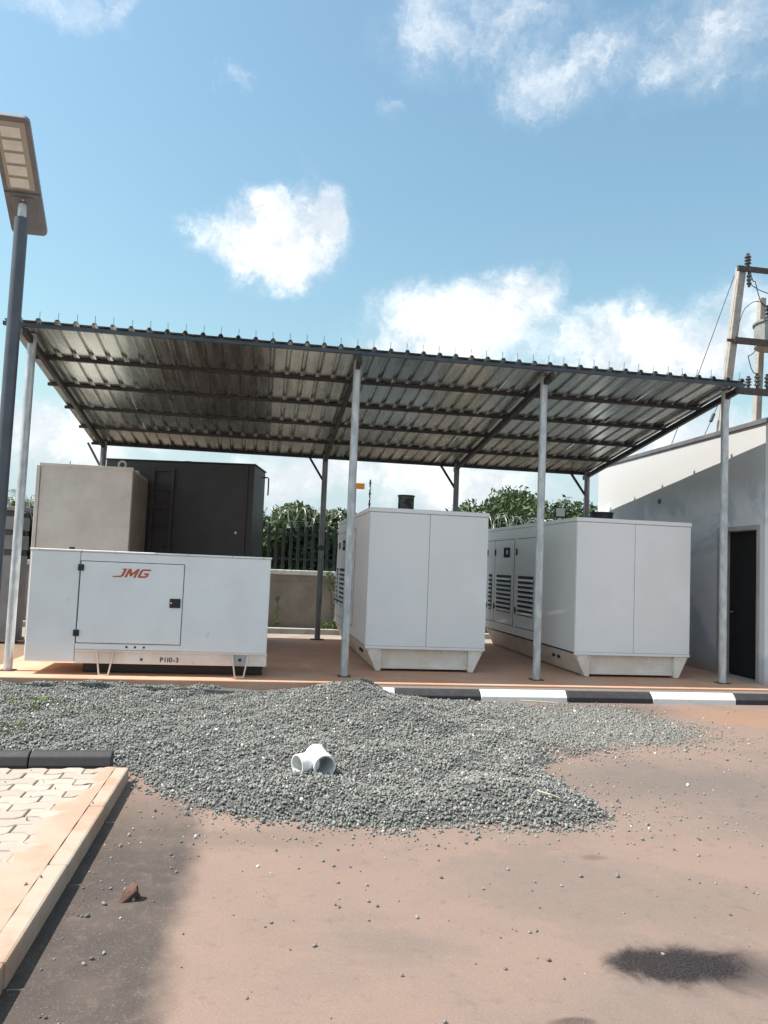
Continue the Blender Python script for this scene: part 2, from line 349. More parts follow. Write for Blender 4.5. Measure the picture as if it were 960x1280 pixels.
# ------------------------------------------------------------------ mesh helpers
class MB:
    def __init__(s): s.v = []; s.f = []
    def add(s, vs, fs):
        n = len(s.v); s.v += [Vector(p) for p in vs]; s.f += [tuple(i+n for i in f) for f in fs]; return s
    def box(s, a, b):
        (x0, y0, z0), (x1, y1, z1) = a, b
        return s.add([(x0,y0,z0),(x1,y0,z0),(x1,y1,z0),(x0,y1,z0),(x0,y0,z1),(x1,y0,z1),(x1,y1,z1),(x0,y1,z1)],
                     [(0,3,2,1),(4,5,6,7),(0,1,5,4),(1,2,6,5),(2,3,7,6),(3,0,4,7)])
    def bar(s, p, q, w, h, up=(0,0,1)):
        p, q = Vector(p), Vector(q); d = (q-p).normalized(); r = d.cross(Vector(up)).normalized(); u = r.cross(d)
        vs = [c+r*a*w/2+u*b*h/2 for c in (p, q) for a, b in ((-1,-1),(1,-1),(1,1),(-1,1))]
        return s.add(vs, [(0,1,2,3),(7,6,5,4),(0,4,5,1),(1,5,6,2),(2,6,7,3),(3,7,4,0)])
    def cyl(s, p, q, r, n=12, r2=None, cap=True):
        p, q = Vector(p), Vector(q); d = (q-p).normalized()
        a = d.orthogonal().normalized(); b = d.cross(a); r2 = r if r2 is None else r2
        vs = [c+(a*math.cos(2*math.pi*i/n)+b*math.sin(2*math.pi*i/n))*rr for c, rr in ((p, r), (q, r2)) for i in range(n)]
        fs = [(i, (i+1)%n, n+(i+1)%n, n+i) for i in range(n)]
        if cap: fs += [tuple(range(n-1,-1,-1)), tuple(range(n, 2*n))]
        return s.add(vs, fs)
    def tube(s, pts, r, n=6):
        pts = [Vector(p) for p in pts]; k = len(pts); base = len(s.v); a = None
        for i, p in enumerate(pts):
            d = (pts[min(i+1,k-1)]-pts[max(i-1,0)]).normalized()
            a = d.orthogonal().normalized() if a is None else (a-d*a.dot(d)).normalized()
            b = d.cross(a); rr = r[i] if isinstance(r, (list, tuple)) else r
            s.v += [p+(a*math.cos(2*math.pi*j/n)+b*math.sin(2*math.pi*j/n))*rr for j in range(n)]
        for i in range(k-1):
            for j in range(n):
                s.f.append((base+i*n+j, base+i*n+(j+1)%n, base+(i+1)*n+(j+1)%n, base+(i+1)*n+j))
        s.f += [tuple(base+j for j in range(n-1,-1,-1)), tuple(base+(k-1)*n+j for j in range(n))]
        return s
    def prism(s, poly, off):           # planar polygon extruded by a vector
        n = len(poly); off = Vector(off); P = [Vector(p) for p in poly]
        return s.add(P+[p+off for p in P], [tuple(range(n-1,-1,-1)), tuple(range(n, 2*n))]+[(i,(i+1)%n,n+(i+1)%n,n+i) for i in range(n)])
    def mesh(s, name, origin=(0,0,0)):
        o = Vector(origin); me = bpy.data.meshes.new(name); me.from_pydata([tuple(v-o) for v in s.v], [], s.f)
        bm = bmesh.new(); bm.from_mesh(me); bmesh.ops.recalc_face_normals(bm, faces=bm.faces); bm.to_mesh(me); bm.free()
        return me
    def build(s, name, m, parent=None, bevel=0, smooth=False, origin=None):
        og = origin if origin is not None else (worldloc(parent) if parent else (0,0,0))
        me = s.mesh(name, og)
        o = link(name, me, m, parent)
        if not parent: o.location = og
        if bevel:
            md = o.modifiers.new('bevel', 'BEVEL'); md.width = bevel; md.segments = 2; md.limit_method = 'ANGLE'; md.angle_limit = R(40); md.harden_normals = False
        if smooth: smooth_by_angle(me)
        return o
def smooth_by_angle(me, ang=35):
    for p in me.polygons: p.use_smooth = True
    bm = bmesh.new(); bm.from_mesh(me)
    for e in bm.edges:
        if len(e.link_faces) == 2 and e.calc_face_angle(0) > R(ang): e.smooth = False
    bm.to_mesh(me); bm.free()
def link(name, me, m=None, parent=None, loc=None):
    o = bpy.data.objects.new(name, me); COL.objects.link(o)
    if m is not None and not me.materials: me.materials.append(MT[m] if isinstance(m, str) else m)
    if parent: o.parent = parent
    if loc is not None: o.location = loc
    return o
def worldloc(o):
    l = Vector((0,0,0))
    while o is not None: l = l+o.location; o = o.parent
    return l
def tag(o, label=None, cat=None, group=None, kind=None):
    for k, v in (('label', label), ('category', cat), ('group', group), ('kind', kind)):
        if v: o[k] = v
    return o
def thing(name, loc, label, cat, group=None):
    o = bpy.data.objects.new(name, None); COL.objects.link(o); o.location = loc; o.empty_display_size = .2
    return tag(o, label, cat, group)
def setting(o): o['kind'] = 'structure'; return o
def B(a, b): return MB().box(a, b)

# ------------------------------------------------------------------ the setting
setting(B((-900, -300, -.5), (900, 1800, -.03)).build('ground', 'soil'))
def grid(x0, x1, y0, y1, z, name, m):
    me = bpy.data.meshes.new(name); me.from_pydata([(x0,y0,z),(x1,y0,z),(x1,y1,z),(x0,y1,z)], [], [(0,1,2,3)])
    return setting(link(name, me, m))
grid(-40, 60, -30, 9.6, 0.0, 'road', 'road')
# concrete floor under the shed
sl = MB(); sl.box((-3.30, 9.86, -.02), (14, 15.46, .15)); setting(sl.build('concrete_slab', 'slab', bevel=.012))
# low concrete edging carrying on to the left of the slab
setting(MB().box((-9, 9.83, -.02), (-3.305, 9.96, .135)).build('edging_strip', 'concrete', bevel=.01))
# soil strip between kerb and slab
setting(MB().box((.9, 9.58, -.02), (14, 9.858, .122)).build('soil_strip', 'grit'))
# gutter ledge at the foot of the rear wall
setting(MB().box((-5, 15.47, -.02), (7.2, 17.39, .05)).build('gutter_ledge', 'wall_grey', bevel=.01))
setting(MB().box((-5, 17.40, -.02), (7.2, 17.60, .17)).build('gutter_kerb', 'concrete', bevel=.01))

# kerb of alternately painted stones
kerb = bpy.data.objects.new('painted_kerb', None); COL.objects.link(kerb); kerb.location = (1, 9.5, 0); setting(kerb)
kx = [1.30, 1.74, 2.83, 3.98, 5.15, 6.34, 7.5, 8.6]
for i in range(len(kx)-1):
    a, b2 = kx[i]+.006, kx[i+1]-.006
    prof = [(9.575, -.02), (9.47, -.02), (9.47, .065), (9.505, .105), (9.535, .135), (9.575, .14)]
    s = MB(); s.prism([(a, y, z) for y, z in prof], (b2-a, 0, 0))
    s.build('kerb_stone', 'kerb_black' if i % 2 else 'kerb_white', kerb, bevel=.008)

# block pavement at the left
pave = MB().box((-6, -3, -.02), (-.985, 5.965, .090)).build('pavement', 'joint_sand'); setting(pave)
B((-.984, -3, -.02), (-.90, 5.95, .06)).build('edging_bed', 'concrete', pave)
y = 5.97
for i, ln in enumerate((.9, .93, .95, .9, .94, .92, .9, .9)):      # edging stones along the road side
    st = B((-.982, y-ln+.003, -.02), (-.865, y, .105))
    o = st.build('edging_stone', 'edging', pave, bevel=.014); o.location.x += (rnd.random()-.5)*.010; o.location.z += (rnd.random()-.5)*.008
    y -= ln
# red soil washed over the margin, ragged towards the blocks
n_ = 140; L_e = []; 
for i in range(n_):
    yy = -3+8.96*i/(n_-1); k_ = max(0, 4.15-yy)
    w_ = .17+.05*math.sin(yy*3.1)+.035*math.sin(yy*7.7+1)+.02*math.sin(yy*19)+.016*rnd.random()+.42*k_**1.25*(.85+.3*math.sin(yy*4.3))-.10*max(0, (yy-5.2)/.8)
    L_e.append((-.984-w_, yy))
vs_, fs_ = [], []
for i, (xx, yy) in enumerate(L_e):
    for q_ in range(5):
        t_ = q_/4; vs_.append((-.962+(xx+.962)*t_, yy, .1065-.006*t_**3+.002*math.sin(yy*23+t_*5)-(.004 if q_ == 4 else 0)))
for i in range(n_-1):
    for q_ in range(4): fs_.append((i*5+q_, i*5+q_+1, i*5+q_+6, i*5+q_+5))
me = bpy.data.meshes.new('washed_soil'); me.from_pydata(vs_, [], fs_)
for p in me.polygons: p.use_smooth = True
ws = link('washed_soil', me, 'pave_dirt', pave); ws['kind'] = 'stuff'
# zigzag interlocking pavers: every row shares the same wavy long edge
P_L, P_H, P_G = .25, .135, .005
def wav(x):
    p = x % P_L
    if p < .085: return 0
    if p < .125: return (p-.085)/.04*.034
    if p < .21: return .034
    return (P_L-p)/.04*.034
def paver_mesh(off):
    xs = sorted(set([P_G]+[q for q in [(k-off) % P_L for k in (0, .085, .125, .21)] if P_G < q < P_L-P_G]+[P_L-P_G]))
    bot = [(x, wav(x+off)+P_G) for x in xs]; top = [(x, wav(x+off)+P_H-P_G) for x in xs]
    poly = [(x, yy, .0) for x, yy in bot]+[(x, yy, 0) for x, yy in reversed(top)]
    s = MB(); s.prism(poly, (0, 0, .055))
    return s.mesh('paver')
pm = [paver_mesh(0), paver_mesh(P_L/2)]
for m_ in pm: m_.materials.append(MT['paver'])
for r_ in range(27):
    yy = 5.955-P_H*(r_+1)-.034
    off = (r_ % 2)*P_L/2
    for c_ in range(-4, 8):
        x = -2.41+off+c_*P_L
        if x+P_L > -.95: continue
        if x+P_L < -2.3: continue
        o = link('paver', pm[r_ % 2], None, pave, (x, yy, .048+(rnd.random()-.5)*.004))
        o.rotation_euler = ((rnd.random()-.5)*.012, (rnd.random()-.5)*.012, (rnd.random()-.5)*.012)
        md = o.modifiers.new('bevel', 'BEVEL'); md.width = .005; md.segments = 1
    end = max(-2.41+off+c_*P_L+P_L for c_ in range(-4, 8) if -2.41+off+c_*P_L+P_L <= -.95)
    if -.985-end > .05:          # cut block against the edging
        o = link('paver', pm[r_ % 2], None, pave, (end, yy, .048)); o.scale.x = (-.985-end)/P_L
# black painted kerb across the end of the pavement
bk = bpy.data.objects.new('black_kerb', None); COL.objects.link(bk); bk.location = (-1.6, 6.05, 0); setting(bk)
for a, b2 in ((-1.57, -1.0), (-2.5, -1.578), (-3.42, -2.508)):
    prof = [(5.978, -.02), (6.10, -.02), (6.10, .195), (6.035, .197), (5.995, .17), (5.978, .11)]
    MB().prism([(a, yy, z) for yy, z in prof], (b2-a, 0, 0)).build('kerb_stone', 'kerb_black', bk, bevel=.008)

# ------------------------------------------------------------------ gravel
POLY = np.array([(-3.7, 9.86), (-3.7, 6.12), (-1.0, 6.12), (-.86, 6.15), (-.75, 5.85), (-.55, 5.52), (-.3, 5.25), (0.0, 5.03), (.45, 4.92), (.95, 4.82), (1.5, 4.87), (2.0, 4.80),
                 (2.5, 4.92), (2.58, 5.15), (2.50, 5.5), (2.55, 5.8), (2.45, 6.2), (2.75, 6.55), (3.5, 6.75), (4.5, 7.05), (5.0, 7.6), (5.0, 8.3), (4.75, 8.9), (4.6, 9.46), (2.6, 9.46), (1.2, 9.86)])
def sdist(x, y):          # signed distance to the polygon, positive inside
    d = np.full(x.shape, 1e9); ins = np.zeros(x.shape, bool); n = len(POLY)
    for i in range(n):
        x0, y0 = POLY[i]; x1, y1 = POLY[(i+1) % n]
        t = np.clip(((x-x0)*(x1-x0)+(y-y0)*(y1-y0))/((x1-x0)**2+(y1-y0)**2), 0, 1)
        d = np.minimum(d, np.hypot(x-x0-t*(x1-x0), y-y0-t*(y1-y0)))
        cr = ((y0 > y) != (y1 > y)) & (x < (x1-x0)*(y-y0)/((y1-y0) if y1 != y0 else 1e-9)+x0)
        ins ^= cr
    return np.where(ins, d, -d)
def wobble(x, y, s, k):
    return (np.sin(x*s*1.0+k)*np.cos(y*s*1.3+k*2.1)+.6*np.sin(x*s*2.3-y*s*1.7+k*.7)+.4*np.sin(y*s*3.9+x*s*3.1+k*1.9))/2
def g2(x, y, cx, cy, sl, sr, sy0, sy1):
    dx = x-cx; dy = y-cy
    return np.exp(-(dx/np.where(dx < 0, sl, sr))**2-(dy/np.where(dy < 0, sy0, sy1))**2)
def height(x, y):
    d = sdist(x, y)+.05*wobble(x, y, 5, 1)
    e = np.clip(d/np.where((y > 9) & (x < 1.3), .08, .28), 0, 1); e = e*e*(3-2*e)
    h = .045*e
    h = h+e*(.285*g2(x, y, 1.15, 8.65, .8, .45, .65, .75)+.17*g2(x, y, 1.6, 7.75, .7, .32, .5, .6)+.07*g2(x, y, .7, 6.5, .9, .8, .35, .5)
             +.10*g2(x, y, 1.85, 5.35, .7, .5, .28, .3)+.05*g2(x, y, .3, 5.5, .6, .6, .3, .4)+.07*g2(x, y, -2.4, 7.9, 1.6, 1.4, 1.6, 1.6)+.05*g2(x, y, -.4, 7.2, .8, .8, .7, .7)+.045*g2(x, y, -1.6, 9.7, 3, 1.6, .9, .9))
    h = h+e*(.028*wobble(x, y, 4.2, .3)+.018*wobble(x, y, 9, 2))
    return h-.012*(d < .02)
# bed under the loose stones
nx, ny = 190, 120
gx, gy = np.meshgrid(np.linspace(-3.75, 4.9, nx), np.linspace(4.7, 9.86, ny))
gz = height(gx, gy)-.006; gz[sdist(gx, gy) < .08] = -.03; gz[gx > 2.6] -= np.clip((gx[gx > 2.6]-2.6)*.35, 0, .2)
vv = np.stack([gx.ravel(), gy.ravel(), gz.ravel()], 1)
ff = [(j*nx+i, j*nx+i+1, (j+1)*nx+i+1, (j+1)*nx+i) for j in range(ny-1) for i in range(nx-1)]
me = bpy.data.meshes.new('gravel_bed'); me.from_pydata(vv.tolist(), [], ff)
for p in me.polygons: p.use_smooth = True
MT['gravel_bed'] = mat('gravel_bed', (.10, .10, .093), (.15, .15, .138), rough=.95, scale=60, bump_s=1, bump_scale=70, bdist=.02)
setting(link('gravel_bed', me, 'gravel_bed'))

PHI = (1+5**.5)/2
ICO = np.array([(-1,PHI,0),(1,PHI,0),(-1,-PHI,0),(1,-PHI,0),(0,-1,PHI),(0,1,PHI),(0,-1,-PHI),(0,1,-PHI),(PHI,0,-1),(PHI,0,1),(-PHI,0,-1),(-PHI,0,1)])/math.hypot(1, PHI)
IF = np.array([(0,11,5),(0,5,1),(0,1,7),(0,7,10),(0,10,11),(1,5,9),(5,11,4),(11,10,2),(10,7,6),(7,1,8),(3,9,4),(3,4,2),(3,2,6),(3,6,8),(3,8,9),(4,9,5),(2,4,11),(6,2,10),(8,6,7),(9,8,1)])
def stones(name, xyz, size, tone):
    n = len(xyz)
    q = rng.normal(size=(n, 4)); q /= np.linalg.norm(q, axis=1)[:, None]
    w, x, y, z = q.T
    Rm = np.stack([1-2*(y*y+z*z), 2*(x*y-z*w), 2*(x*z+y*w), 2*(x*y+z*w), 1-2*(x*x+z*z), 2*(y*z-x*w), 2*(x*z-y*w), 2*(y*z+x*w), 1-2*(x*x+y*y)], 1).reshape(n, 3, 3)
    v = ICO[None]*(.55+.7*rng.random((n, 12, 1)))
    v = v*np.stack([np.full(n, 1.), .6+.35*rng.random(n), .45+.4*rng.random(n)], 1)[:, None, :]
    v = np.einsum('nij,nkj->nki', Rm, v)*size[:, None, None]+xyz[:, None, :]
    f = (IF[None]+12*np.arange(n)[:, None, None]).reshape(-1, 3)
    me = bpy.data.meshes.new(name)
    me.vertices.add(n*12); me.vertices.foreach_set('co', v.astype(np.float32).ravel())
    me.loops.add(f.size); me.loops.foreach_set('vertex_index', f.astype(np.int32).ravel())
    me.polygons.add(len(f)); me.polygons.foreach_set('loop_start', np.arange(0, f.size, 3, dtype=np.int32))
    me.update(calc_edges=True)
    at = me.attributes.new('tone', 'FLOAT', 'POINT'); at.data.foreach_set('value', np.repeat(tone, 12).astype(np.float32))
    return link(name, me, 'stone')
NS = 165000
x = rng.uniform(-3.7, 5.4, NS); y = rng.uniform(4.55, 9.86, NS)
d = sdist(x, y)+.05*wobble(x, y, 5, 1)+.04*wobble(x, y, 13, 4)
# thin out where the spread is sparse (right-hand tongue) and beyond the edge
dens = np.clip((d+.10)/.22, 0, 1)
thin = np.clip((x-2.5)/1.5, 0, 1)*np.clip(wobble(x, y, 3.1, .5)*.8+.85, .35, 1)
dens = dens*(1-.9*thin)*np.where(x > 2.4, np.clip((d+.05)/.5, .1, 1), 1)
dens = np.maximum(dens, np.where(d > -.5, .07*np.exp(d/.16), 0))
keep = rng.random(NS) < dens
keep &= ~((x < -.85) & (y < 6.13)) & ~((x > -.6) & (y > 9.44) & (height(x, y) < .1))
x, y = x[keep], y[keep]
sz = np.clip(rng.lognormal(-4.58, .30, len(x)), .0045, .023)
hz = np.maximum(height(x, y), 0)*np.clip(1-(x-2.6)/.8, 0, 1)
z = hz+sz*rng.uniform(-.1, .75, len(x))
tone = np.clip(rng.beta(3.2, 3.6, len(x)), 0, .93); tone[rng.random(len(x)) < .012] = 1
g = stones('gravel', np.stack([x, y, z], 1), sz, tone)
tag(g, 'heap of grey crushed stone spread over the road before the slab', 'gravel', kind='stuff')
# loose chippings strewn over the road
n = 14000
x = rng.uniform(-.8, 7.0, n); y = rng.uniform(2.2, 9.4, n)
d = -sdist(x, y)
pr = np.where(d > 0, .05*np.exp(-d/1.4)+.40*np.exp(-d/.2)+.006, 0)
pr += np.where((x > 2.3) & (y > 4.6), .16*np.exp(-np.maximum(d, 0)/.7), 0)
pr += .5*np.exp(-((x-.15)/.9)**2-((y-4.72)/.25)**2)*(d > 0)
pr += .35*np.exp(-((x-3.0)/.7)**2-((y-5.4)/.5)**2)*(d > 0)+.3*np.exp(-((x+.7)/.12)**2)*(y < 5.2)
k = rng.random(n) < pr
x, y = x[k], y[k]
sz = np.clip(rng.lognormal(-5.15, .45, len(x)), .0028, .018)
tone = np.clip(rng.beta(2, 2.6, len(x)), 0, .95); tone[rng.random(len(x)) < .05] = 1
tag(stones('loose_chippings', np.stack([x, y, sz*.35], 1), sz, tone), 'loose stone chippings scattered over the dusty road', 'chippings', kind='stuff')
n = 110; x = rng.uniform(-.75, 4.5, n); y = rng.uniform(2.3, 5.2, n); k = sdist(x, y) < -.05; x, y = x[k], y[k]
sz = rng.uniform(.006, .014, len(x)); tone = rng.random(len(x))*.85
tag(stones('loose_pebbles', np.stack([x, y, sz*.4], 1), sz, tone), 'larger loose pebbles lying singly over the dusty road', 'pebbles', kind='stuff')
# a few bits of grit on the paving
n = 26; x = rng.uniform(-1.9, -.9, n); y = rng.uniform(3.2, 5.9, n); sz = rng.uniform(.004, .011, n)
tag(stones('paving_grit', np.stack([x, y, .108+sz*.3], 1), sz, rng.random(n)*.6), 'specks of grit lying on the block paving', 'grit', kind='stuff')

# weeds pushing through the gravel at the left
def blades(name, cx, cy, rx, ry, cnt, h):
    vs, fs, tn = [], [], []
    for i in range(cnt):
        a = rnd.random()*6.28; r_ = math.sqrt(rnd.random()); px = cx+math.cos(a)*r_*rx; py = cy+math.sin(a)*r_*ry
        z0 = float(height(np.array([px]), np.array([py]))[0]); hh = h*(.4+.8*rnd.random()); la = rnd.random()*6.28
        d_ = Vector((math.cos(la), math.sin(la), 0)); w_ = Vector((-d_.y, d_.x, 0))*.006
        p0 = Vector((px, py, z0)); p1 = p0+d_*hh*.35+Vector((0, 0, hh*.7)); p2 = p0+d_*hh*.9+Vector((0, 0, hh))
        n_ = len(vs); vs += [p0-w_, p0+w_, p1-w_*1.3, p1+w_*1.3, p2]; fs += [(n_, n_+1, n_+3, n_+2), (n_+2, n_+3, n_+4)]
        tn += [rnd.random()]*5
    me = bpy.data.meshes.new(name); me.from_pydata([tuple(v) for v in vs], [], fs)
    me.attributes.new('tone', 'FLOAT', 'POINT').data.foreach_set('value', tn)
    return link(name, me, 'leaf_vine')
tag(blades('weeds', -2.22, 8.35, .34, .28, 70, .06), 'sparse green weeds in the gravel near the left post', 'weeds', kind='stuff')
tag(blades('weeds', -2.02, 7.15, .30, .2, 50, .05), 'sparse green weeds in the gravel behind the black kerb', 'weeds', kind='stuff')
tag(blades('weeds', -1.45, 8.0, .5, .22, 45, .04), 'thin green weeds in the gravel below the stencilled code', 'weeds', kind='stuff')

# ------------------------------------------------------------------ shed
SY = 10.38
PX = [-3.05, 1.19, 3.89, 6.72]
def zs(y): return 4.51-.133*(y-10.02)
shed = thing('generator_shed', (1.75, 12.7, .15), 'open shed of galvanised posts and corrugated zinc roof over the generators', 'shed')
for i, px in enumerate(PX):
    p = MB().cyl((px, SY, .15), (px, SY, zs(SY)-.012), .054, 24).build('front_post', 'galv', shed, smooth=True)
    B((px-.085, SY-.085, .151), (px+.085, SY+.085, .16)).build('base_plate', 'rust_steel', p)
    yb = 15.25
    p = MB().cyl((px, yb, .15), (px, yb, zs(yb)-.012), .056, 20).build('rear_post', 'galv_dull', shed, smooth=True)
    B((px-.13, yb-.11, .151), (px+.13, yb+.11, .163)).build('base_plate', 'rust_steel', p)
    MB().cyl((px, yb, 1.9), (px, yb, 2.0), .062, 20).build('collar', 'rust_steel', p, smooth=True)
    MB().bar((px-.32, yb+.11, zs(yb+.11)-.03), (px-.03, yb, zs(yb)-.52), .04, .04, (0, 1, 0)).build('brace', 'dark_steel', shed)
    MB().bar((px, 10.06, zs(10.06)-.105), (px, 15.42, zs(15.42)-.105), .055, .085).build('rafter', 'dark_steel', shed)
for k in range(6):
    yy = 10.06+k*(15.38-10.06)/5; zz = zs(yy)
    s = MB()          # C section purlin
    s.box((-3.31, yy-.025, zz-.05), (6.82, yy-.019, zz-.004)); s.box((-3.31, yy-.018, zz-.010), (6.82, yy+.03, zz-.004)); s.box((-3.31, yy-.018, zz-.05), (6.82, yy+.03, zz-.044))
    s.build('purlin', 'blue_steel' if k == 0 else 'dark_steel', shed)
B((-3.28, 15.464, zs(15.46)-.03), (6.78, 15.47, zs(15.46)+.042)).build('eave_closure', 'dark_steel', shed)
# sheets with trapezoid ribs
SW, PITCH_R = 10.06/9, 10.06/45
y0, y1 = 9.98, 15.46
def sheet_mesh():
    prof = []
    for i in range(5):
        b0 = i*PITCH_R
        prof += [(b0, 0), (b0+.138, 0), (b0+.158, .036), (b0+.190, .036), (b0+.210, 0)]
    prof.append((5*PITCH_R, 0))
    ys = np.linspace(y0, y1, 13); vs = []; n = len(prof)
    for j, yy in enumerate(ys):
        for x_, z_ in prof: vs.append((x_, yy, zs(yy)+z_+(.003*math.sin(j*2.1+x_*4) if 0 < j < 12 else 0)))
    fs = [(j*n+i, j*n+i+1, (j+1)*n+i+1, (j+1)*n+i) for j in range(12) for i in range(n-1)]
    s = MB(); s.add(vs, fs); return s.mesh('roof_sheet')
sm_ = sheet_mesh(); sm_.materials.append(MT['sheet'])
for i in range(9):
    o = link('roof_sheet', sm_, None, shed, Vector((-3.28+i*SW, 0, (i % 2)*.0022))-worldloc(shed)+Vector((0, 0, 0)))
    md = o.modifiers.new('thick', 'SOLIDIFY'); md.thickness = .0012; md.offset = 1
bolt = MB().cyl((0, 0, 0), (0, 0, .008), .022, 10).cyl((0, 0, .008), (0, 0, .022), .012, 8).cyl((0, 0, .02), (0, 0, .115), .0036, 6).mesh('roof_bolt')
bolt.materials.append(MT['blue_steel'])
for i in range(45):
    x_ = -3.28+i*PITCH_R+.174
    o = link('roof_bolt', bolt, None, shed, Vector((x_, 10.05, zs(10.05)+.0385))-worldloc(shed))
    o.rotation_euler = ((rnd.random()-.5)*.12, (rnd.random()-.5)*.12, 0)

for k in range(1, 6):
    yy = 10.06+k*(15.38-10.06)/5
    for x_ in (-3.28+44*PITCH_R+.174, -3.28+.174):
        link('roof_bolt', bolt, None, shed, Vector((x_, yy, zs(yy)+.0385))-worldloc(shed))

# ------------------------------------------------------------------ small generator in front
def bolt_row(pts, r, m, parent, name='bolt', d=(0, -1, 0), l=.008):
    for p in pts: MB().cyl(p, Vector(p)+Vector(d)*l, r, 8).build(name, m, parent)
G = thing('generator', (-1.33, 10.66, .15), 'low white generator cabinet with red lettering standing nearest the left post', 'generator')
gx0, gx1, gy0, gy1, gz1 = -2.802, .145, 10.12, 11.18, 1.671
body = MB()
body.box((gx0, gy0, .305), (-2.217, gy1, gz1)); body.box((-2.213, gy0, .455), (gx1, gy1, gz1))
hb = body.build('housing', 'white_paint', G, bevel=.012)
B((gx0-.012, gy0-.012, gz1+.001), (gx1+.012, gy1+.012, gz1+.025)).build('top_lip', 'white_paint', G, bevel=.008)
door = B((-2.199, gy0-.012, .546), (-.946, gy0+.004, 1.554)).build('door', 'white_paint', G, bevel=.006)
MB().box((-2.209, gy0-.0008, .537), (-.937, gy0+.003, 1.563)).build('door_seal', 'black_ink', door)
st = B((-2.202, gy0-.010, .469), (-.946, gy0+.004, .530)).build('lower_strip', 'white_paint', G, bevel=.004)
for xx in (-1.593, -1.49, -1.382): MB().cyl((xx, gy0-.0125, .502), (xx, gy0-.008, .502), .0145, 14).build('vent_hole', 'black_ink', st)
for zz, xx in ((1.477, -2.197), (.666, -2.204)):
    h_ = B((xx-.036, gy0-.034, zz-.040), (xx+.036, gy0-.0125, zz+.040)).build('hinge', 'black_plastic', door, bevel=.008)
hd = B((-1.101, gy0-.026, 1.008), (-.965, gy0-.0125, 1.125)).build('handle', 'black_plastic', door, bevel=.008)
B((-1.09, gy0-.034, 1.06), (-1.073, gy0-.0265, 1.078)).build('keyhole', 'chrome', hd)
sk = B((-2.211, gy0+.006, .291), (.150, gy1-.02, .452)).build('skid', 'skid_paint', G, bevel=.006)
B((-2.211, gy0-.006, .434), (.155, gy0+.0045, .458)).build('skid_flange', 'skid_paint', sk, bevel=.003)
for ya, yb_ in ((gy0+.22, gy0+.32), (gy1-.30, gy1-.18)):  # dark bars added under the skid to deepen the shade there
    B((-2.15, ya, .151), (.10, yb_, .290)).build('shade_bar', 'black_plastic', G, bevel=.006)
for xc in (-1.846, -.187):          # splayed stand legs on the face of the skid
    s = MB()
    s.bar((xc-.10, gy0-.012, .432), (xc-.055, gy0-.03, .160), .018, .014, (0, 1, 0)); s.bar((xc+.10, gy0-.012, .432), (xc+.055, gy0-.03, .160), .018, .014, (0, 1, 0))
    s.bar((xc-.056, gy0-.03, .158), (xc+.056, gy0-.03, .158), .014, .014)
    s.build('stand_leg', 'skid_paint', G)
MB().prism([(-.187-.10, gy0-.004, .432), (-.187+.10, gy0-.004, .432), (-.187+.075, gy0-.004, .30), (-.187-.075, gy0-.004, .30)], (0, .0095, 0)).build('stand_plate', 'frame_grey', G)
MB().cyl((-1.406, gy0-.004, .352), (-1.406, gy0+.006, .352), .017, 14).build('drain_plug', 'rust_steel', sk)
MB().cyl((-.187, gy0-.012, .371), (-.187, gy0-.0045, .371), .021, 14).build('drain_plug', 'dark_steel', sk)
bolt_row([(x_, gy0-.012, gz1+.013) for x_ in (-2.7, -2.2, -1.8, -1.3, -.9, -.35, .05)], .008, 'frame_grey', G)
B((-.40, gy0-.002, gz1+.026), (-.36, gy0+.03, gz1+.043)).build('clip', 'black_plastic', G)
B((-2.38, gy0+.1, gz1+.026), (-2.32, gy0+.14, gz1+.056)).build('lifting_eye', 'black_plastic', G)
# red brand letters
def letters(polys, x0, z0, w, h, y, m, parent, shear=.35, names='letter'):
    for nm, poly in polys:
        pts = [(x0+(a+shear*b)*w, y, z0+b*h) for a, b in poly]
        MB().prism(pts, (0, -.002, 0)).build(names, m, parent)
J = [(-.55, 0), (.22, 0), (.40, .16), (.40, 1), (.02, 1), (.02, .86), (.17, .86), (.17, .24), (.10, .17), (-.45, .12)]
Mm = [(.52, 0), (.52, 1), (.74, 1), (1.0, .50), (1.26, 1), (1.48, 1), (1.48, 0), (1.27, 0), (1.27, .52), (1.05, .12), (.95, .12), (.73, .52), (.73, 0)]
Gg = [(1.60, .14), (1.60, .86), (1.74, 1), (2.46, 1), (2.46, .80), (1.82, .80), (1.82, .20), (2.24, .20), (2.24, .36), (2.02, .36), (2.02, .54), (2.46, .54), (2.46, .12), (2.32, 0), (1.74, 0)]
letters((('J', J), ('M', Mm), ('G', Gg)), -1.747, 1.372, .1425, .1105, gy0-.0125, 'red_paint', door)
# stencilled code on the skid
def text_mesh(txt, size, m, parent, loc, name='lettering', bold=0.0):
    cu = bpy.data.curves.new('t', 'FONT'); cu.body = txt; cu.size = size; cu.offset = bold; cu.extrude = .0006; cu.space_character = 1.1
    to = bpy.data.objects.new('t', cu); COL.objects.link(to)
    dg = bpy.context.evaluated_depsgraph_get(); me = bpy.data.meshes.new_from_object(to.evaluated_get(dg))
    bpy.data.objects.remove(to); me.materials.clear()
    o = link(name, me, m, parent, Vector(loc)-worldloc(parent)); o.rotation_euler = (R(90), 0, 0); return o
xx = -1.183
for ch, adv in (('P', .047), ('1', .032), ('1', .034), ('0', .049), ('-', .032), ('3', .047)):
    text_mesh(ch, .083, 'black_ink', sk, (xx, gy0+.0045, .324), 'character', bold=.002); xx += adv

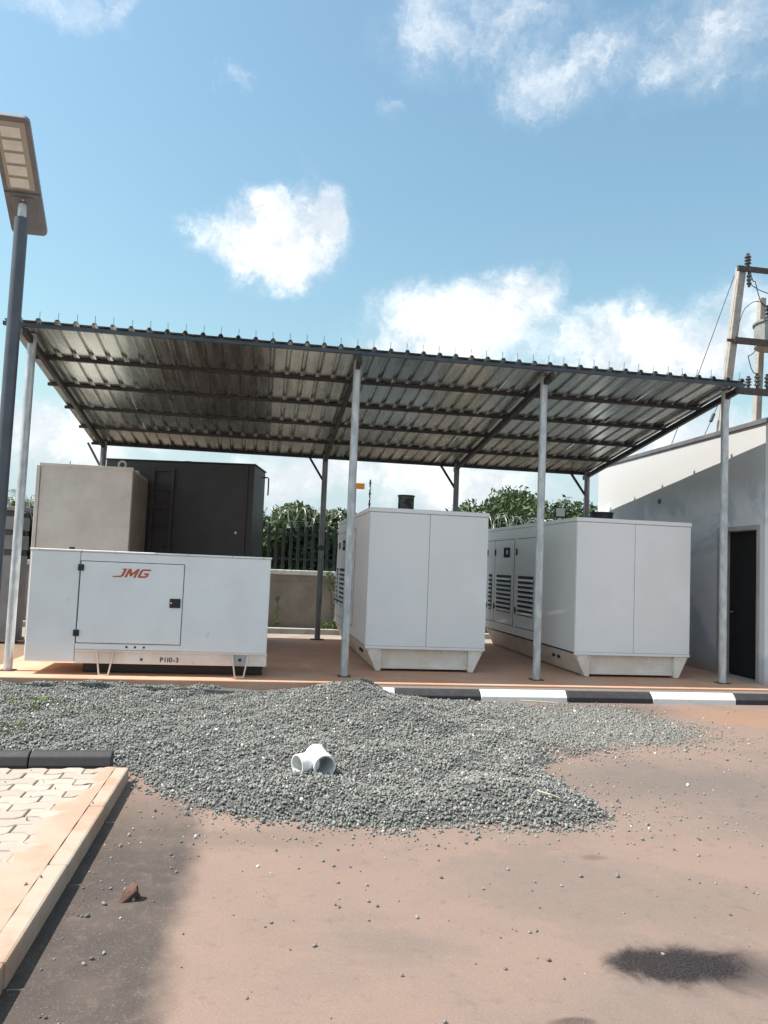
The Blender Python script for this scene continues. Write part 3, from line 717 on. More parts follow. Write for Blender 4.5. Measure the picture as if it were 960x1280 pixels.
# ------------------------------------------------------------------ two tall container generators
def container(x0, x1, yf, yb, label, exhaust, seam):
    c = thing('generator', ((x0+x1)/2, (yf+yb)/2, .15), label, 'generator', 'tall white generator cabinets')
    z0, z1 = .50, 2.425
    MB().box((x0, yf+.02, z0), (x1, yb, z1)).build('housing', 'white_panel', c, bevel=.01)
    B((x0-.012, yf-.004, z1+.001), (x1+.012, yb+.01, z1+.062)).build('top_lip', 'white_panel', c, bevel=.008)
    for a, b_ in ((x0+.004, seam-.0035), (seam+.0035, x1-.004)):
        B((a, yf, z0+.012), (b_, yf+.019, z1-.006)).build('end_panel', 'white_panel', c, bevel=.004)
    B((x0, yf-.006, z0-.03), (x1, yf+.03, z0+.008)).build('bottom_rail', 'white_panel', c, bevel=.004)
    # skid, set back, with tapered corner legs
    k = B((x0+.16, yf+.08, .19), (x1-.16, yb-.1, z0-.031)).build('skid', 'skid_paint', c, bevel=.006)
    B((x0+.16, yf+.055, .185), (x1-.16, yf+.085, .23)).build('skid_rail', 'skid_paint', k, bevel=.004)
    for sg, xe in ((1, x0), (-1, x1)):
        poly = [(xe+sg*.02, yf+.004, z0-.032), (xe+sg*.24, yf+.004, z0-.032), (xe+sg*.24, yf+.004, .155), (xe+sg*.17, yf+.004, .155)]
        MB().prism(poly, (0, .14, 0)).build('leg', 'skid_paint', c, bevel=.008)
        for xx, zz in ((xe+sg*.05, z0-.06), (xe+sg*.21, z0-.06)):
            MB().cyl((xx, yf+.0045, zz), (xx, yf-.006, zz), .010, 8).build('bolt', 'frame_grey', c)
        poly = [(xe+sg*.02, yb-.16, z0-.032), (xe+sg*.24, yb-.16, z0-.032), (xe+sg*.24, yb-.16, .155), (xe+sg*.17, yb-.16, .155)]
        MB().prism(poly, (0, .14, 0)).build('leg', 'skid_paint', c, bevel=.008)
    # left-hand side: sloped skid beam, side doors with louvres
    MB().prism([(x0+.03, yf+.15, z0-.031), (x0+.16, yf+.15, .17), (x0+.17, yf+.15, .17), (x0+.17, yf+.15, z0-.031)], (0, yb-yf-.32, 0)).build('skid_beam', 'skid_paint', k)
    for yy in (yf+.75, yf+.95):
        MB().cyl((x0+.05, yy, .36), (x0+.10, yy, .36), .028, 12).build('skid_hole', 'black_ink', k)
    doors = [(yf+1.62, yf+2.66), (yf+2.80, yf+3.93), (yf+3.96, yf+4.45)]
    for i, (ya, yb2) in enumerate(doors):
        dd = B((x0-.012, ya, .66), (x0-.0005, yb2, 2.23)).build('side_door', 'white_panel', c, bevel=.005)
        B((x0-.003, ya-.012, .648), (x0-.0008, yb2+.012, 2.242)).build('door_seal', 'black_ink', dd)
        la, lb = ya+.14, yb2-.14
        for q in range(8):
            zz = .89+q*.083
            MB().prism([(x0-.013, la, zz), (x0-.055, la, zz+.012), (x0-.058, la, zz+.016), (x0-.013, la, zz+.048)], (0, lb-la, 0)).build('louvre', 'chrome_soft', dd)
        B((x0-.0155, la-.01, .875), (x0-.0122, lb+.01, 1.57)).build('louvre_back', 'black_ink', dd)
        for zz in (.95, 2.0):
            B((x0-.035, yb2-.05, zz-.06), (x0-.0125, yb2-.015, zz+.06)).build('hinge', 'black_plastic', dd, bevel=.004)
        if i == 1:
            w_ = B((x0-.022, ya+.22, 1.90), (x0-.0125, ya+.58, 2.09)).build('control_window', 'screen', dd, bevel=.004)
            MB().box((x0-.024, ya+.30, 1.96), (x0-.0225, ya+.44, 2.04)).build('display', 'frame_grey', w_)
    for cx, cy, rr, hh, mm in exhaust:
        e = MB().cyl((cx, cy, z1+.05), (cx, cy, z1+.05+hh), rr, 28).build('exhaust_stack', mm, c, smooth=True)
        MB().cyl((cx, cy, z1+.05+hh-.004), (cx, cy, z1+.05+hh+.022), rr*1.09, 28).build('stack_rim', 'dark_steel', e, smooth=True)
    # lifting lugs
    for xx in (x0+.1, x1-.1):
        B((xx-.01, yf+.9, z1+.062), (xx+.01, yf+.98, z1+.10)).build('lifting_lug', 'white_panel', c)
    return c
MT['chrome_soft'] = mat('louvre_metal', (.74, .73, .70), (.66, .64, .62), rough=.35, scale=4)
MT['sooty'] = mat('sooty', (.16, .15, .145), (.05, .045, .042), rough=.75, metal=.3, scale=9, lo=.42, hi=.6)
container(1.535, 3.30, 10.93, 15.45, 'tall white generator cabinet in the middle, with rusty exhaust stack on top', [(2.40, 12.8, .135, .36, 'sooty')], 2.42)
container(4.60, 6.42, 10.75, 15.27, 'tall white generator cabinet beside the plain building wall at right', [(5.93, 12.8, .19, .25, 'dark_steel')], 5.52)

# floodlight standing on the right cabinet
fl = thing('floodlight', (5.42, 13.5, 2.49), 'small floodlight on top of the right-hand generator cabinet', 'floodlight')
B((5.33, 13.47, 2.68), (5.53, 13.53, 2.86)).build('lamp_housing', 'black_plastic', fl, bevel=.006)
B((5.345, 13.464, 2.695), (5.515, 13.469, 2.845)).build('lamp_glass', 'lens', fl)
MB().bar((5.32, 13.5, 2.76), (5.32, 13.5, 2.56), .012, .03, (0, 1, 0)).bar((5.54, 13.5, 2.76), (5.54, 13.5, 2.56), .012, .03, (0, 1, 0)).box((5.314, 13.485, 2.546), (5.546, 13.515, 2.559)).cyl((5.43, 13.5, 2.488), (5.43, 13.5, 2.546), .015, 8).build('bracket', 'black_plastic', fl)

# ------------------------------------------------------------------ beige cabinet behind the small generator
bc = thing('metal_cabinet', (-2.75, 13.4, .15), 'tall weathered beige metal cabinet behind the small generator', 'cabinet')
MB().box((-3.44, 12.62, .3), (-2.06, 14.30, 3.02)).build('housing', 'beige_metal', bc, bevel=.01)
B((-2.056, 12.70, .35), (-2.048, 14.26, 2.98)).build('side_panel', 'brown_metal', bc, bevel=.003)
B((-3.50, 12.60, .3), (-3.445, 12.72, 3.0)).build('corner_flange', 'beige_metal', bc, bevel=.006)
B((-3.46, 12.607, 2.985), (-2.05, 12.619, 3.04)).build('top_lip', 'beige_metal', bc, bevel=.004)
for yy in (12.75, 14.1):
    s = MB(); n = 18
    ring = [(-2.25+math.cos(a)*.055, yy, 3.09+math.sin(a)*.055) for a in [math.pi*2*i/n for i in range(n)]]
    s.tube(ring+[ring[0]], .016, 6); s.box((-2.31, yy-.01, 3.0), (-2.19, yy+.01, 3.05))
    s.build('lifting_eye', 'beige_metal', bc)
for x_ in (-3.1, -2.5): B((x_-.1, 12.8, .15), (x_+.1, 14.1, .3)).build('foot', 'dark_steel', bc)
MB().cyl((-3.2, 13.4, 3.02), (-3.2, 13.4, 3.17), .008, 6).build('rod', 'dark_steel', bc)

# ------------------------------------------------------------------ charcoal tank with ladder
tk = thing('fuel_tank', (-1.30, 14.15, .15), 'tall charcoal steel fuel tank with ladder behind the beige cabinet', 'tank')
tk.rotation_euler.z = R(-10)
def tb(a, b_, name, m, par=None, bevel=.0):
    s = B(a, b_); me = s.mesh(name); o = link(name, me, m, par or tk)
    if bevel: md = o.modifiers.new('bevel', 'BEVEL'); md.width = bevel; md.segments = 2
    return o
tb((-1.55, 0, .1), (1.14, 1.15, 3.21), 'tank_shell', 'charcoal', None, .012)
tb((-1.57, -.02, 3.212), (1.16, 1.17, 3.232), 'top_plate', 'charcoal', None, .004)
tb((1.0, -.035, .2), (1.035, -.002, 3.18), 'sight_pipe', 'charcoal')
tb((-.24, .4, 3.233), (-.13, .5, 3.29), 'filler_cap', 'charcoal')
for x_ in (-1.3, .8): tb((x_-.1, .1, 0), (x_+.1, .95, .098), 'foot', 'dark_steel')
ld = bpy.data.objects.new('ladder', None); COL.objects.link(ld); ld.parent = tk
for xx in (-.66, -.31): tb((xx-.03, -.075, .1), (xx+.03, -.045, 3.09), 'ladder_rail', 'charcoal', ld)
for i in range(9): tb((-.625, -.075, .35+i*.335), (-.345, -.04, .385+i*.335), 'rung', 'charcoal', ld)
for zz in (.6, 1.7, 2.9):
    for xx in (-.66, -.31): tb((xx-.02, -.046, zz), (xx+.02, -.001, zz+.04), 'ladder_bracket', 'charcoal', ld)
s = MB().tube([(1.25, .9, 2.75), (1.25, .9, 3.07), (1.23, .9, 3.09), (1.14, .9, 3.09)], .014, 8); link('vent_pipe', s.mesh('vent_pipe'), 'charcoal', tk)
link('white_plug', MB().cyl((.86, -.012, 1.98), (.86, 0, 1.98), .022, 10).mesh('white_plug'), 'cap_white', tk)

# ------------------------------------------------------------------ building at the right
bl = thing('building', (9.6, 13, 0), 'white rendered flat-roofed building with a black doorway at the right', 'building')
WX = 7.32
dy0, dy1, dzt = 10.47, 11.40, 2.42
s = MB()
s.box((WX, 10.28, 0), (WX+.23, dy0-.07, 4.0)); s.box((WX, dy1+.07, 0), (WX+.23, 16.0, 4.0)); s.box((WX, dy0-.0699, dzt+.07), (WX+.23, dy1+.0699, 4.0))
s.build('wall', 'building', bl)
B((WX+.231, 15.77, 0), (13, 16.0, 4.0)).build('wall', 'building', bl)
B((WX+.231, 10.28, 0), (13, 10.40, 4.0)).build('wall', 'building', bl)
B((12.77, 10.401, 0), (13, 15.769, 4.0)).build('wall', 'building', bl)
B((WX+.15, 10.35, 3.6), (12.9, 15.9, 3.75)).build('roof', 'concrete', bl)
B((WX-.03, 10.23, 4.001), (WX+.28, 16.05, 4.075)).build('coping', 'coping', bl, bevel=.006)
B((WX+.281, 15.74, 4.001), (13.05, 16.05, 4.075)).build('coping', 'coping', bl)
B((WX+.281, 10.23, 4.001), (13.05, 10.5, 4.075)).build('coping', 'coping', bl)
fr = MB(); fr.box((WX-.012, dy0-.068, .155), (WX+.2, dy0, dzt+.068)); fr.box((WX-.012, dy1, .155), (WX+.2, dy1+.068, dzt+.068)); fr.box((WX-.012, dy0+.0001, dzt), (WX+.2, dy1-.0001, dzt+.068))
dr = bpy.data.objects.new('doorway', None); COL.objects.link(dr); dr.parent = bl
fr.build('door_frame', 'frame_grey', dr, bevel=.006, origin=worldloc(bl))
B((WX+.17, dy0+.004, .17), (WX+.21, dy1-.004, dzt-.004)).build('door_leaf', 'door_black', dr, bevel=.004, origin=worldloc(bl))
MB().cyl((WX+.12, dy1-.09, 1.15), (WX+.17, dy1-.09, 1.15), .012, 8).bar((WX+.12, dy1-.09, 1.15), (WX+.12, dy1-.2, 1.15), .02, .02).build('door_handle', 'chrome', dr, origin=worldloc(bl))
B((WX-.1, dy0-.06, .145), (WX+.2, dy1+.06, .158)).build('threshold', 'concrete', dr, origin=worldloc(bl))
B((WX-.02, 13.3, 3.02), (WX-.001, 13.38, 3.10)).build('wall_box', 'black_plastic', bl)

# ------------------------------------------------------------------ boundary wall, palisade, razor wire
bw = thing('boundary_wall', (1.5, 18, 0), 'low grey plastered boundary wall with a white cap behind the generators', 'wall')
B((-7.5, 17.87, -.05), (16, 18.10, 1.36)).build('wall_body', 'wall_grey', bw)
B((-7.5, 17.855, 1.23), (16, 17.8695, 1.3595)).build('plaster_band', 'wall_grey', bw)
B((-7.52, 17.82, 1.361), (16, 18.15, 1.465)).build('wall_cap', 'cap_white', bw, bevel=.012)
pf = thing('palisade_fence', (1.5, 17.98, 1.465), 'dark green steel palisade fence standing on the boundary wall', 'fence')
for zz in (1.72, 2.29): B((-7.4, 17.97, zz-.025), (16, 18.01, zz+.025)).build('rail', 'fence_paint', pf)
pale = MB(); pale.prism([(-.036, 0, 0), (-.018, -.016, 0), (.018, -.016, 0), (.036, 0, 0), (.018, -.010, 0), (-.018, -.010, 0)], (0, 0, .99))
pale.prism([(-.034, -.003, .99), (-.018, -.016, .99), (.018, -.016, .99), (.034, -.003, .99), (.030, -.001, 1.02), (.012, -.010, 1.09), (-.012, -.010, 1.09), (-.030, -.001, 1.02)][:4], (0, .003, .07))
pmesh = pale.mesh('pale'); pmesh.materials.append(MT['fence_paint'])
x_ = -7.3
while x_ < 13:
    link('pale', pmesh, None, pf, Vector((x_, 17.965, 1.468))-worldloc(pf)); x_ += .17
for px in (-6.5, -3.5, -.5, 2.6, 5.6, 8.6): B((px-.03, 18.012, 1.465), (px+.03, 18.07, 2.6)).build('fence_post', 'fence_paint', pf)
def coil(x0, x1, y, z, r, step, name, label, seed):
    q = random.Random(seed); t_ = thing(name, ((x0+x1)/2, y, 2.45), label, 'razor wire')
    for part, (dz, rr0, ph) in enumerate(((0, r, 0), (.07, r*.8, 2.1))):
        s = MB(); pts = []; K = 16; n = int((x1-x0)/step*K); lx = 0
        for i in range(n):
            a = i/K*2*math.pi+ph; rr = rr0*(1+.22*math.sin(i*.037+seed)+.12*math.sin(i*.11+ph))
            pts.append((x0+(x1-x0)*i/n+.10*math.sin(a*.5+ph), y+math.cos(a)*rr, z+dz+math.sin(a)*rr*.9+.05*math.sin(i*.021+seed)))
        s.tube(pts, .0048, 4); s.build('coil', 'razor', t_)
        s = MB()
        for i in range(0, n, 3):
            p = Vector(pts[i]); d_ = Vector((q.uniform(-1, 1), q.uniform(-1, 1), q.uniform(-1, 1))).normalized(); w_ = d_.orthogonal().normalized()
            s.add([p-d_*.032, p+w_*.010, p+d_*.032, p-w_*.010], [(0, 1, 2, 3)])
        b_ = s.build('barbs', 'razor', t_); b_['kind'] = 'stuff'
    MB().tube([(x0, y, z-.05), ((x0+x1)/2, y, z-.07), (x1, y, z-.05)], .005, 4).build('strand', 'razor', t_)
    return t_
coil(-7.2, 4.4, 17.98, 2.66, .23, .20, 'razor_wire', 'looping razor wire coil on the fence left of the middle cabinet', 1)
coil(4.4, 13, 17.98, 2.70, .26, .20, 'razor_wire', 'looping razor wire coil on the fence between the two tall cabinets', 5)
fp = thing('fence_energiser_pole', (2.5, 18.05, 1.465), 'thin banded electric-fence pole behind the middle cabinet', 'pole')
MB().cyl((2.5, 18.05, 1.466), (2.5, 18.05, 3.68), .018, 8).build('pole', 'dark_steel', fp)
for i in range(8): MB().cyl((2.5, 18.05, 2.7+i*.125), (2.5, 18.05, 2.745+i*.125), .03, 8).build('insulator', 'insulator' if i % 2 else 'cap_white', fp)
osn = thing('orange_sign', (2.25, 18.0, 1.465), 'small orange warning box high beside the second front post', 'sign')
MB().cyl((2.16, 18.06, 1.466), (2.16, 18.06, 3.5), .015, 8).build('stand', 'dark_steel', osn)
B((2.10, 17.98, 3.44), (2.36, 18.04, 3.58)).build('warning_box', 'orange', osn, bevel=.01)

# banded concrete pillar and wall at far left
pl = thing('gate_pillar', (-4.8, 15.1, 0), 'grey concrete pillar with recessed bands behind the left front post', 'pillar')
zb = [0, 1.52, 1.62, 1.86, 1.94, 2.20, 2.30, 2.40]
for i in range(0, 7, 2):
    B((-5.9, 14.9, zb[i]), (-4.30, 15.4, zb[i+1])).build('block', 'concrete_dark', pl, bevel=.008) if False else None
MT['pillar'] = mat('pillar', (.24, .24, .25), (.18, .18, .185), rough=.9, scale=3, bump_s=.2, bump_scale=40)
for a, b_ in ((0, 1.56), (1.67, 1.93), (2.03, 2.27)): B((-5.9, 14.9, a), (-4.32, 15.4, b_)).build('block', 'pillar', pl, bevel=.008)
for a, b_ in ((1.561, 1.669), (1.931, 2.029), (2.271, 2.38)): B((-5.8, 15.0, a), (-4.42, 15.3, b_)).build('recess', 'coping', pl)
B((-5.95, 14.86, 2.381), (-4.28, 15.44, 2.45)).build('cap', 'pillar', pl, bevel=.008)

# ------------------------------------------------------------------ vegetation
def crown_mesh(name, centres, nleaf, size, m, parent, seed, droop=0.0):
    g_ = np.random.default_rng(seed)
    vs, tn = [], []
    tot = sum(r[0]*r[1]*r[2] for _, r in centres)
    for c, r in centres:
        n = int(nleaf*r[0]*r[1]*r[2]/tot)
        d_ = g_.normal(size=(n, 3)); d_ /= np.linalg.norm(d_, axis=1)[:, None]
        rad = g_.random(n)**.4
        rad *= 1+.16*np.sin(d_[:, 0]*7+seed)*np.cos(d_[:, 2]*6+d_[:, 1]*5)
        p = np.array(c)+d_*rad[:, None]*np.array(r)
        a = g_.normal(size=(n, 3)); a[:, 2] -= droop; a /= np.linalg.norm(a, axis=1)[:, None]
        b_ = np.cross(a, g_.normal(size=(n, 3))); b_ /= np.linalg.norm(b_, axis=1)[:, None]
        L = size*(.6+.8*g_.random(n))[:, None]
        vs.append(np.stack([p-a*L, p+b_*L*.42, p+a*L, p-b_*L*.42], 1)); tn.append(np.repeat(g_.random(n), 4))
    v = np.concatenate(vs).reshape(-1, 3)-np.array(worldloc(parent)); n = len(v)//4
    me = bpy.data.meshes.new(name); me.vertices.add(len(v)); me.vertices.foreach_set('co', v.astype(np.float32).ravel())
    me.loops.add(len(v)); me.loops.foreach_set('vertex_index', np.arange(len(v), dtype=np.int32))
    me.polygons.add(n); me.polygons.foreach_set('loop_start', np.arange(0, len(v), 4, dtype=np.int32)); me.update(calc_edges=True)
    me.attributes.new('tone', 'FLOAT', 'POINT').data.foreach_set('value', np.concatenate(tn).astype(np.float32))
    return link(name, me, m, parent)
def tree(name, x, y, top, width, label, seed, leaf='leaf_dark', nleaf=9000, size=.085, low=.9, cat='tree', group=None):
    q = random.Random(seed)
    t_ = thing(name, (x, y, 0), label, cat, group)
    trunk = MB(); zc = low+(top-low)*.3
    trunk.tube([(x, y, -.05), (x+.05, y, zc*.5), (x-.03, y+.04, zc)], [.16, .13, .10], 8)
    cen = []
    for i in range(15):
        a = q.random()*6.28; rr = math.sqrt(q.random())*width*.36; h_ = q.random()
        cz = low+(top-low)*(.22+.6*h_*(1-.45*(rr/(width*.5))**2))
        c = (x+math.cos(a)*rr, y+math.sin(a)*rr*.8, cz); r_ = width*(.11+.09*q.random())
        cen.append((c, (r_*1.15, r_*1.1, min(r_*.8, top-cz+.05))))
        trunk.tube([(x-.03, y+.04, zc*.9), ((x+c[0])/2+.05, (y+c[1])/2, (zc+c[2])/2+.05), c], [.05, .035, .014], 5)
    trunk.build('trunk', 'bark', t_)
    crown_mesh('crown', cen, nleaf, size, leaf, t_, seed)
    return t_
tree('tree', 8.35, 24.0, 4.6, 5.6, 'broad dark green tree behind the fence between the tall cabinets', 3, 'leaf_dark', 34000, .075)
tree('tree', 5.2, 24.5, 3.0, 3.6, 'low bushy tree behind the middle generator cabinet', 9, 'leaf_mid', 7000, .085)
tree('tree', .25, 21.6, 3.75, 3.2, 'bushy green tree behind the palisade beside the charcoal tank', 4, 'leaf_mid', 18000, .07, .6)
tree('tree', 2.1, 22.0, 3.45, 2.8, 'bushy green tree behind the palisade left of the middle cabinet', 5, 'leaf_mid', 14000, .07, .6)
tree('tree', -1.7, 22.5, 3.2, 3.4, 'green tree hidden mostly behind the charcoal tank', 6, 'leaf_mid', 7000, .08, .6)
tree('tree', -5.9, 21.0, 3.25, 2.8, 'dark leafy tree seen past the left front post', 7, 'leaf_dark', 11000, .08, .5)
tree('tree', 12.0, 23.0, 3.6, 4.5, 'dark tree behind the right-hand building', 8, 'leaf_dark', 6000, .09, .6)
def palm(x, y, top, label, seed):
    q = random.Random(seed); t_ = thing('palm', (x, y, 0), label, 'palm')
    MB().tube([(x, y, -.05), (x+.05, y, top*.4), (x, y, top*.72)], [.13, .10, .09], 8).build('trunk', 'bark', t_)
    for i in range(18):
        a = i*2.4; el = .2+.9*q.random(); L = 1.1+.4*q.random(); vs, fs, tn = [], [], []
        d_ = Vector((math.cos(a), math.sin(a), 0)); w_ = Vector((-d_.y, d_.x, 0)); p = Vector((x, y, top*.72)); pts = []
        for k_ in range(9):
            pts.append(p.copy()); e2 = el-k_*.2; p = p+(d_*math.cos(e2)+Vector((0, 0, math.sin(e2))))*L/8
        for k_ in range(1, 9):
            for sg in (-1, 1):
                for sub in (0, .5):
                    b0 = pts[k_-1].lerp(pts[k_], sub); dd = (pts[k_]-pts[k_-1]).normalized(); l_ = .32*(1-.4*k_/9)
                    tip = b0+(w_*sg*.8+dd*.7+Vector((0, 0, -.25))).normalized()*l_; n_ = len(vs)
                    vs += [b0-dd*.018, b0+dd*.018, tip]; fs.append((n_, n_+1, n_+2)); tn += [q.random()]*3
        o_ = worldloc(t_); me = bpy.data.meshes.new('frond'); me.from_pydata([tuple(v-o_) for v in vs], [], fs)
        me.attributes.new('tone', 'FLOAT', 'POINT').data.foreach_set('value', tn); link('frond', me, 'leaf_mid', t_)
palm(-5.55, 18.9, 3.6, 'small palm with drooping fronds above the banded pillar', 2)
def creeper(pts, label, seed, nl, spread):
    q = random.Random(seed); t_ = thing('creeper', pts[0], label, 'plant'); MB().tube(pts, .006, 5).build('stem', 'bark', t_)
    cen = [((p[0]+q.uniform(-.05, .05), p[1]-.06, p[2]), (spread, .05, spread*1.1)) for p in pts]
    crown_mesh('leaves', cen, nl, .04, 'leaf_vine', t_, seed)
creeper([(1.72, 17.83, .25), (1.70, 17.82, .7), (1.64, 17.83, 1.1), (1.62, 17.83, 1.4)], 'green creeper climbing the boundary wall beside the middle cabinet', 1, 130, .10)
creeper([(1.45, 17.6, .2), (1.7, 17.6, .28), (1.9, 17.6, .3)], 'low green weed at the wall foot beside the middle cabinet', 2, 160, .14)
creeper([(.46, 17.82, .25), (.47, 17.82, .5), (.45, 17.83, .8)], 'thin green creeper on the boundary wall beside the small generator', 3, 70, .06)

# ------------------------------------------------------------------ street lamp
LPX, LPY, LPZ = -3.01, 9.5, 5.60
lp = thing('street_lamp', (LPX, LPY, 0), 'solar street lamp with flat tilted head on a dark steel pole', 'street lamp')
MB().cyl((LPX, LPY, 0), (LPX, LPY, LPZ), .076, 24).build('pole', 'lamp_steel', lp, smooth=True)
B((LPX-.18, LPY-.18, .0), (LPX+.18, LPY+.18, .06)).build('base_plate', 'lamp_steel', lp)
LB, LT = Vector((-3.02, 9.88, 5.56)), Vector((-2.945, 8.62, 6.36))
ax = (LT-LB).normalized(); wv = Vector((1, .13, 0)); wv = (wv-ax*wv.dot(ax)).normalized(); nv = wv.cross(ax)   # nv points up
if nv.z < 0: nv = -nv
L_, HW = (LT-LB).length, .205
def headbox(a0, a1, w0, w1, n0, n1, name, m, par, bevel=0):
    vs = [LB+ax*a+wv*w+nv*n for n in (n0, n1) for a, w in ((a0, w0), (a1, w0), (a1, w1), (a0, w1))]
    return MB().add(vs, [(0, 1, 2, 3), (7, 6, 5, 4), (0, 4, 5, 1), (1, 5, 6, 2), (2, 6, 7, 3), (3, 7, 4, 0)]).build(name, m, par, bevel)
def headplate(a0, a1, hw, rc, n0, n1, name, m, par):
    poly = []
    for (ca, cw, s0) in ((a1-rc, hw-rc, 0), (a0+rc, hw-rc, 90), (a0+rc, -hw+rc, 180), (a1-rc, -hw+rc, 270)):
        for k_ in range(5):
            t_ = R(s0+k_*22.5); poly.append(LB+ax*(ca+math.cos(t_)*rc)+wv*(cw+math.sin(t_)*rc)+nv*n0)
    return MB().prism(poly, nv*(n1-n0)).build(name, m, par, bevel=.008)
hs = headplate(0, L_, HW, .06, 0, .06, 'lamp_housing', 'lamp_head', lp)
headplate(.01, L_-.01, HW-.012, .055, .0605, .070, 'solar_panel', 'screen', lp)
headbox(.62, L_-.06, -.15, .15, -.008, -.0005, 'led_tray', 'lens_frame', lp)
st_ = (L_-.06-.62-.05)/5
for i in range(5):
    a0 = .65+i*st_
    headbox(a0, a0+st_-.035, -.112, .095, -.022, -.0085, 'led_module', 'lens', lp, .005)
headbox(.25, .52, -.14, .12, -.016, -.0005, 'bracket', 'lamp_head', lp, .008)
headbox(.565, .585, -.2, .2, -.003, -.0003, 'seam_strip', 'lamp_steel', lp)
cpt = Vector((LPX, LPY, LPZ-.02))
MB().tube([cpt, cpt+Vector((0, 0, .10)), LB+ax*.42-wv*.02-nv*.018], .05, 12).build('spigot', 'galv', lp, smooth=True)
MB().cyl(LB+ax*.5-nv*.034, LB+ax*.5-nv*.0165, .016, 10).build('bolt', 'chrome', lp)

# ------------------------------------------------------------------ power line structure behind the building
pa = thing('utility_pole', (11.0, 18.3, 0), 'pale concrete utility pole with cross-arms behind the building', 'utility pole')
MB().bar((11.08, 18.3, 0), (12.27, 18.3, 9.98), .21, .20, (0, 1, 0)).build('pole', 'pole_conc', pa, bevel=.02)
for zz, xa, xb, hh in ((9.88, 12.06, 14.8, .14), (7.93, 11.98, 14.8, .17), (6.60, 12.0, 14.8, .18)):
    B((xa, 18.10, zz-hh/2), (xb, 18.17, zz+hh/2)).build('crossarm', 'rust_steel', pa, bevel=.006)
B((11.78, 18.11, 7.88), (11.979, 18.16, 7.95)).build('arm_end', 'rust_steel', pa)
def insul(p, h, r, par, m='insulator'):
    s = MB(); s.cyl(p, (p[0], p[1], p[2]+h), r*.5, 10)
    for i in range(3): s.cyl((p[0], p[1], p[2]+h*(.2+.25*i)), (p[0], p[1], p[2]+h*(.2+.25*i)+h*.12), r, 12, r*.7)
    s.build('insulator', m, par, smooth=True)
insul((12.36, 18.14, 9.96), .34, .09, pa); insul((12.40, 18.14, 9.40), .4, .07, pa)
for xx in (12.40, 12.66, 12.95): insul((xx, 18.14, 6.70), .30+.1*(xx > 12.5), .085, pa)
pb = thing('utility_pole', (12.5, 19.4, 0), 'second concrete pole behind the transformer at the right edge', 'utility pole')
MB().bar((13.30, 19.4, 0), (13.66, 19.4, 9.65), .18, .18, (0, 1, 0)).build('pole', 'pole_conc', pb, bevel=.02)
trf = thing('transformer', (13.7, 18.6, 8.02), 'grey pole-mounted transformer on the cross-arm at the right edge', 'transformer')
MB().cyl((13.62, 18.60, 8.02), (13.62, 18.60, 8.62), .62, 24).build('tank_shell', 'transformer', trf, smooth=True)
MB().cyl((13.62, 18.60, 8.621), (13.62, 18.60, 8.68), .66, 24).build('lid', 'transformer', trf, smooth=True)
for xx in (13.2, 13.55, 13.9): insul((xx, 18.5, 8.68), .42, .09, trf)
def wire(pts, label, r=.012, sag=0):
    t_ = thing('wire', pts[0], label, 'wire'); q = [Vector(p) for p in pts]; out = []
    for i in range(len(q)-1):
        for k_ in range(8):
            f_ = k_/8; out.append(q[i].lerp(q[i+1], f_)+Vector((0, 0, -sag*4*f_*(1-f_))))
    out.append(q[-1]); MB().tube(out, r, 5).build('strand', 'dark_steel', t_); return t_
sw = wire([(12.05, 18.25, 9.72), (11.06, 18.3, 6.94), (10.36, 18.4, 4.99), (8.9, 18.5, .0)], 'thin stay wire running down left from the utility pole', .010)
s2 = wire([(11.9, 18.25, 6.9), (11.59, 18.3, 6.09), (11.26, 18.3, 5.36), (9.3, 18.3, 0)], 'short stay wire with black insulator in front of the pale pole', .010)
MB().cyl((11.53, 18.3, 5.97), (11.44, 18.3, 5.76), .045, 10).build('insulator', 'insulator', s2)
wire([(12.36, 18.14, 10.3), (12.62, 18.2, 9.6), (13.2, 18.5, 9.1)], 'looping jumper wire from the pole top to the transformer', .012, .25)
wire([(12.40, 18.14, 9.5), (13.4, 18.1, 9.3), (15, 18, 9.4)], 'sagging wire leaving the pole top at the right edge', .012, .12)
wire([(12.62, 18.14, 7.1), (12.5, 18.3, 7.6), (13.1, 18.6, 8.3)], 'curved jumper wire from lower insulators up to the transformer', .012, .15)
wire([(12.06, 18.2, 7.95), (12.4, 18.2, 8.9), (13.2, 18.4, 8.9)], 'curved jumper wire beside the upper cross-arm', .010, -.2)

# ------------------------------------------------------------------ small things on the ground
def hz_(x, y): return float(height(np.array([x]), np.array([y]))[0])
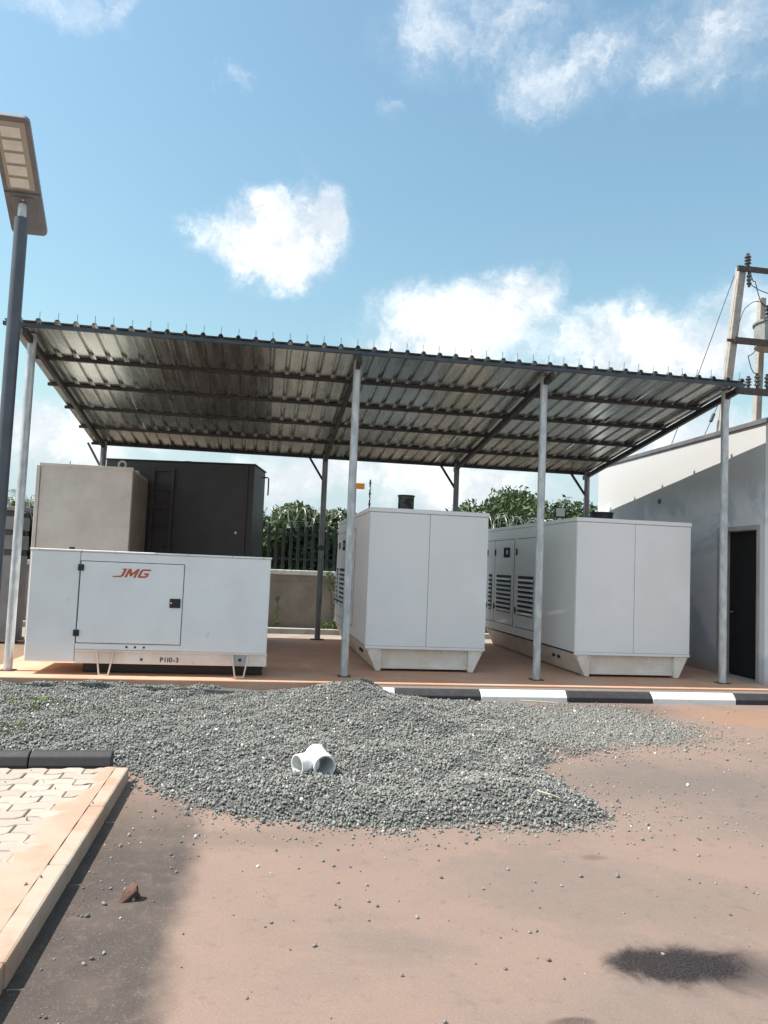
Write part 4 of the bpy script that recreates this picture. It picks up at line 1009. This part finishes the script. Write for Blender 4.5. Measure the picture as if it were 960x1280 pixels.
# plastic pipe tee lying on the gravel
def pipe_tee():
    px, py = .53, 6.0; z0 = hz_(px, py)+.082
    t_ = thing('pipe_tee', (px, py, z0-.08), 'white plastic pipe tee lying on the gravel heap', 'pipe fitting')
    def hollow(p, q, r, ri, n=28):
        p, q = Vector(p), Vector(q); d_ = (q-p).normalized(); a = d_.orthogonal().normalized(); b_ = d_.cross(a); vs, fs = [], []
        for c, rr in ((p, r), (q, r), (q, ri), (p, ri)):
            vs += [c+(a*math.cos(2*math.pi*i/n)+b_*math.sin(2*math.pi*i/n))*rr for i in range(n)]
        for k_ in range(3):
            fs += [(k_*n+i, k_*n+(i+1) % n, (k_+1)*n+(i+1) % n, (k_+1)*n+i) for i in range(n)]
        fs += [(3*n+i, 3*n+(i+1) % n, (i+1) % n, i) for i in range(n)]
        return MB().add(vs, fs)
    c = Vector((px, py, z0))
    d1 = Vector((.22, -.97, -.10)).normalized()          # open end towards the camera
    d2 = Vector((-.86, -.50, -.06)).normalized()          # branch to the left
    hollow(c-d1*.10, c+d1*.135, .079, .072).build('run', 'pvc', t_, smooth=True)
    hollow(c+d1*.06, c+d1*.14, .086, .0785).build('socket', 'pvc', t_, smooth=True)
    hollow(c+d2*.05, c+d2*.20, .072, .066).build('branch', 'pvc', t_, smooth=True)
    hollow(c+d2*.13, c+d2*.205, .079, .0715).build('socket', 'pvc', t_, smooth=True)
    hollow(c-d1*.12, c-d1*.06, .085, .0785).build('socket', 'pvc', t_, smooth=True)
    MB().cyl(c-d1*.10, c-d1*.098, .0725, 24).build('end_wall', 'pvc', t_)
pipe_tee()
# jagged brown rock on the asphalt
rk = thing('rock', (-.53, 3.96, 0), 'jagged brown rock lying on the dark asphalt by the kerb', 'rock')
bm = bmesh.new(); bmesh.ops.create_icosphere(bm, subdivisions=3, radius=1); q = random.Random(3)
cuts = [(Vector((q.uniform(-1, 1), q.uniform(-1, 1), q.uniform(-.4, 1))).normalized(), q.uniform(.28, .62)) for _ in range(16)]
for v in bm.verts:
    for n_, d_ in cuts:
        e_ = v.co.dot(n_)-d_
        if e_ > 0: v.co -= n_*e_
    h_ = max(v.co.z, 0)
    v.co = Vector((v.co.x*.085+h_*.05, v.co.y*.07, (v.co.z+.25)*.088+max(0, v.co.x)*h_*.10))+Vector((q.uniform(-1, 1), q.uniform(-1, 1), q.uniform(-1, 1)))*.0022
me = bpy.data.meshes.new('stone_body'); bm.to_mesh(me); bm.free(); link('stone_body', me, 'rock', rk)
tw = thing('twig', (3.4, 9.05, 0), 'thin dry twig lying on the gravel by the white kerb stone', 'twig')
MB().tube([(3.22, 9.14, hz_(3.22, 9.14)+.03), (3.4, 9.05, hz_(3.4, 9.05)+.035), (3.62, 8.97, hz_(3.62, 8.97)+.03)], .008, 6).build('stem', 'twig', tw)
tw = thing('twig', (2.0, 5.15, 0), 'pale splinter of wood lying on the front of the gravel', 'twig')
MB().tube([(1.98, 5.2, hz_(1.98, 5.2)+.03), (2.05, 5.15, hz_(2.05, 5.15)+.035), (2.12, 5.14, hz_(2.12, 5.14)+.03)], .008, 6).build('stem', 'twig', tw)
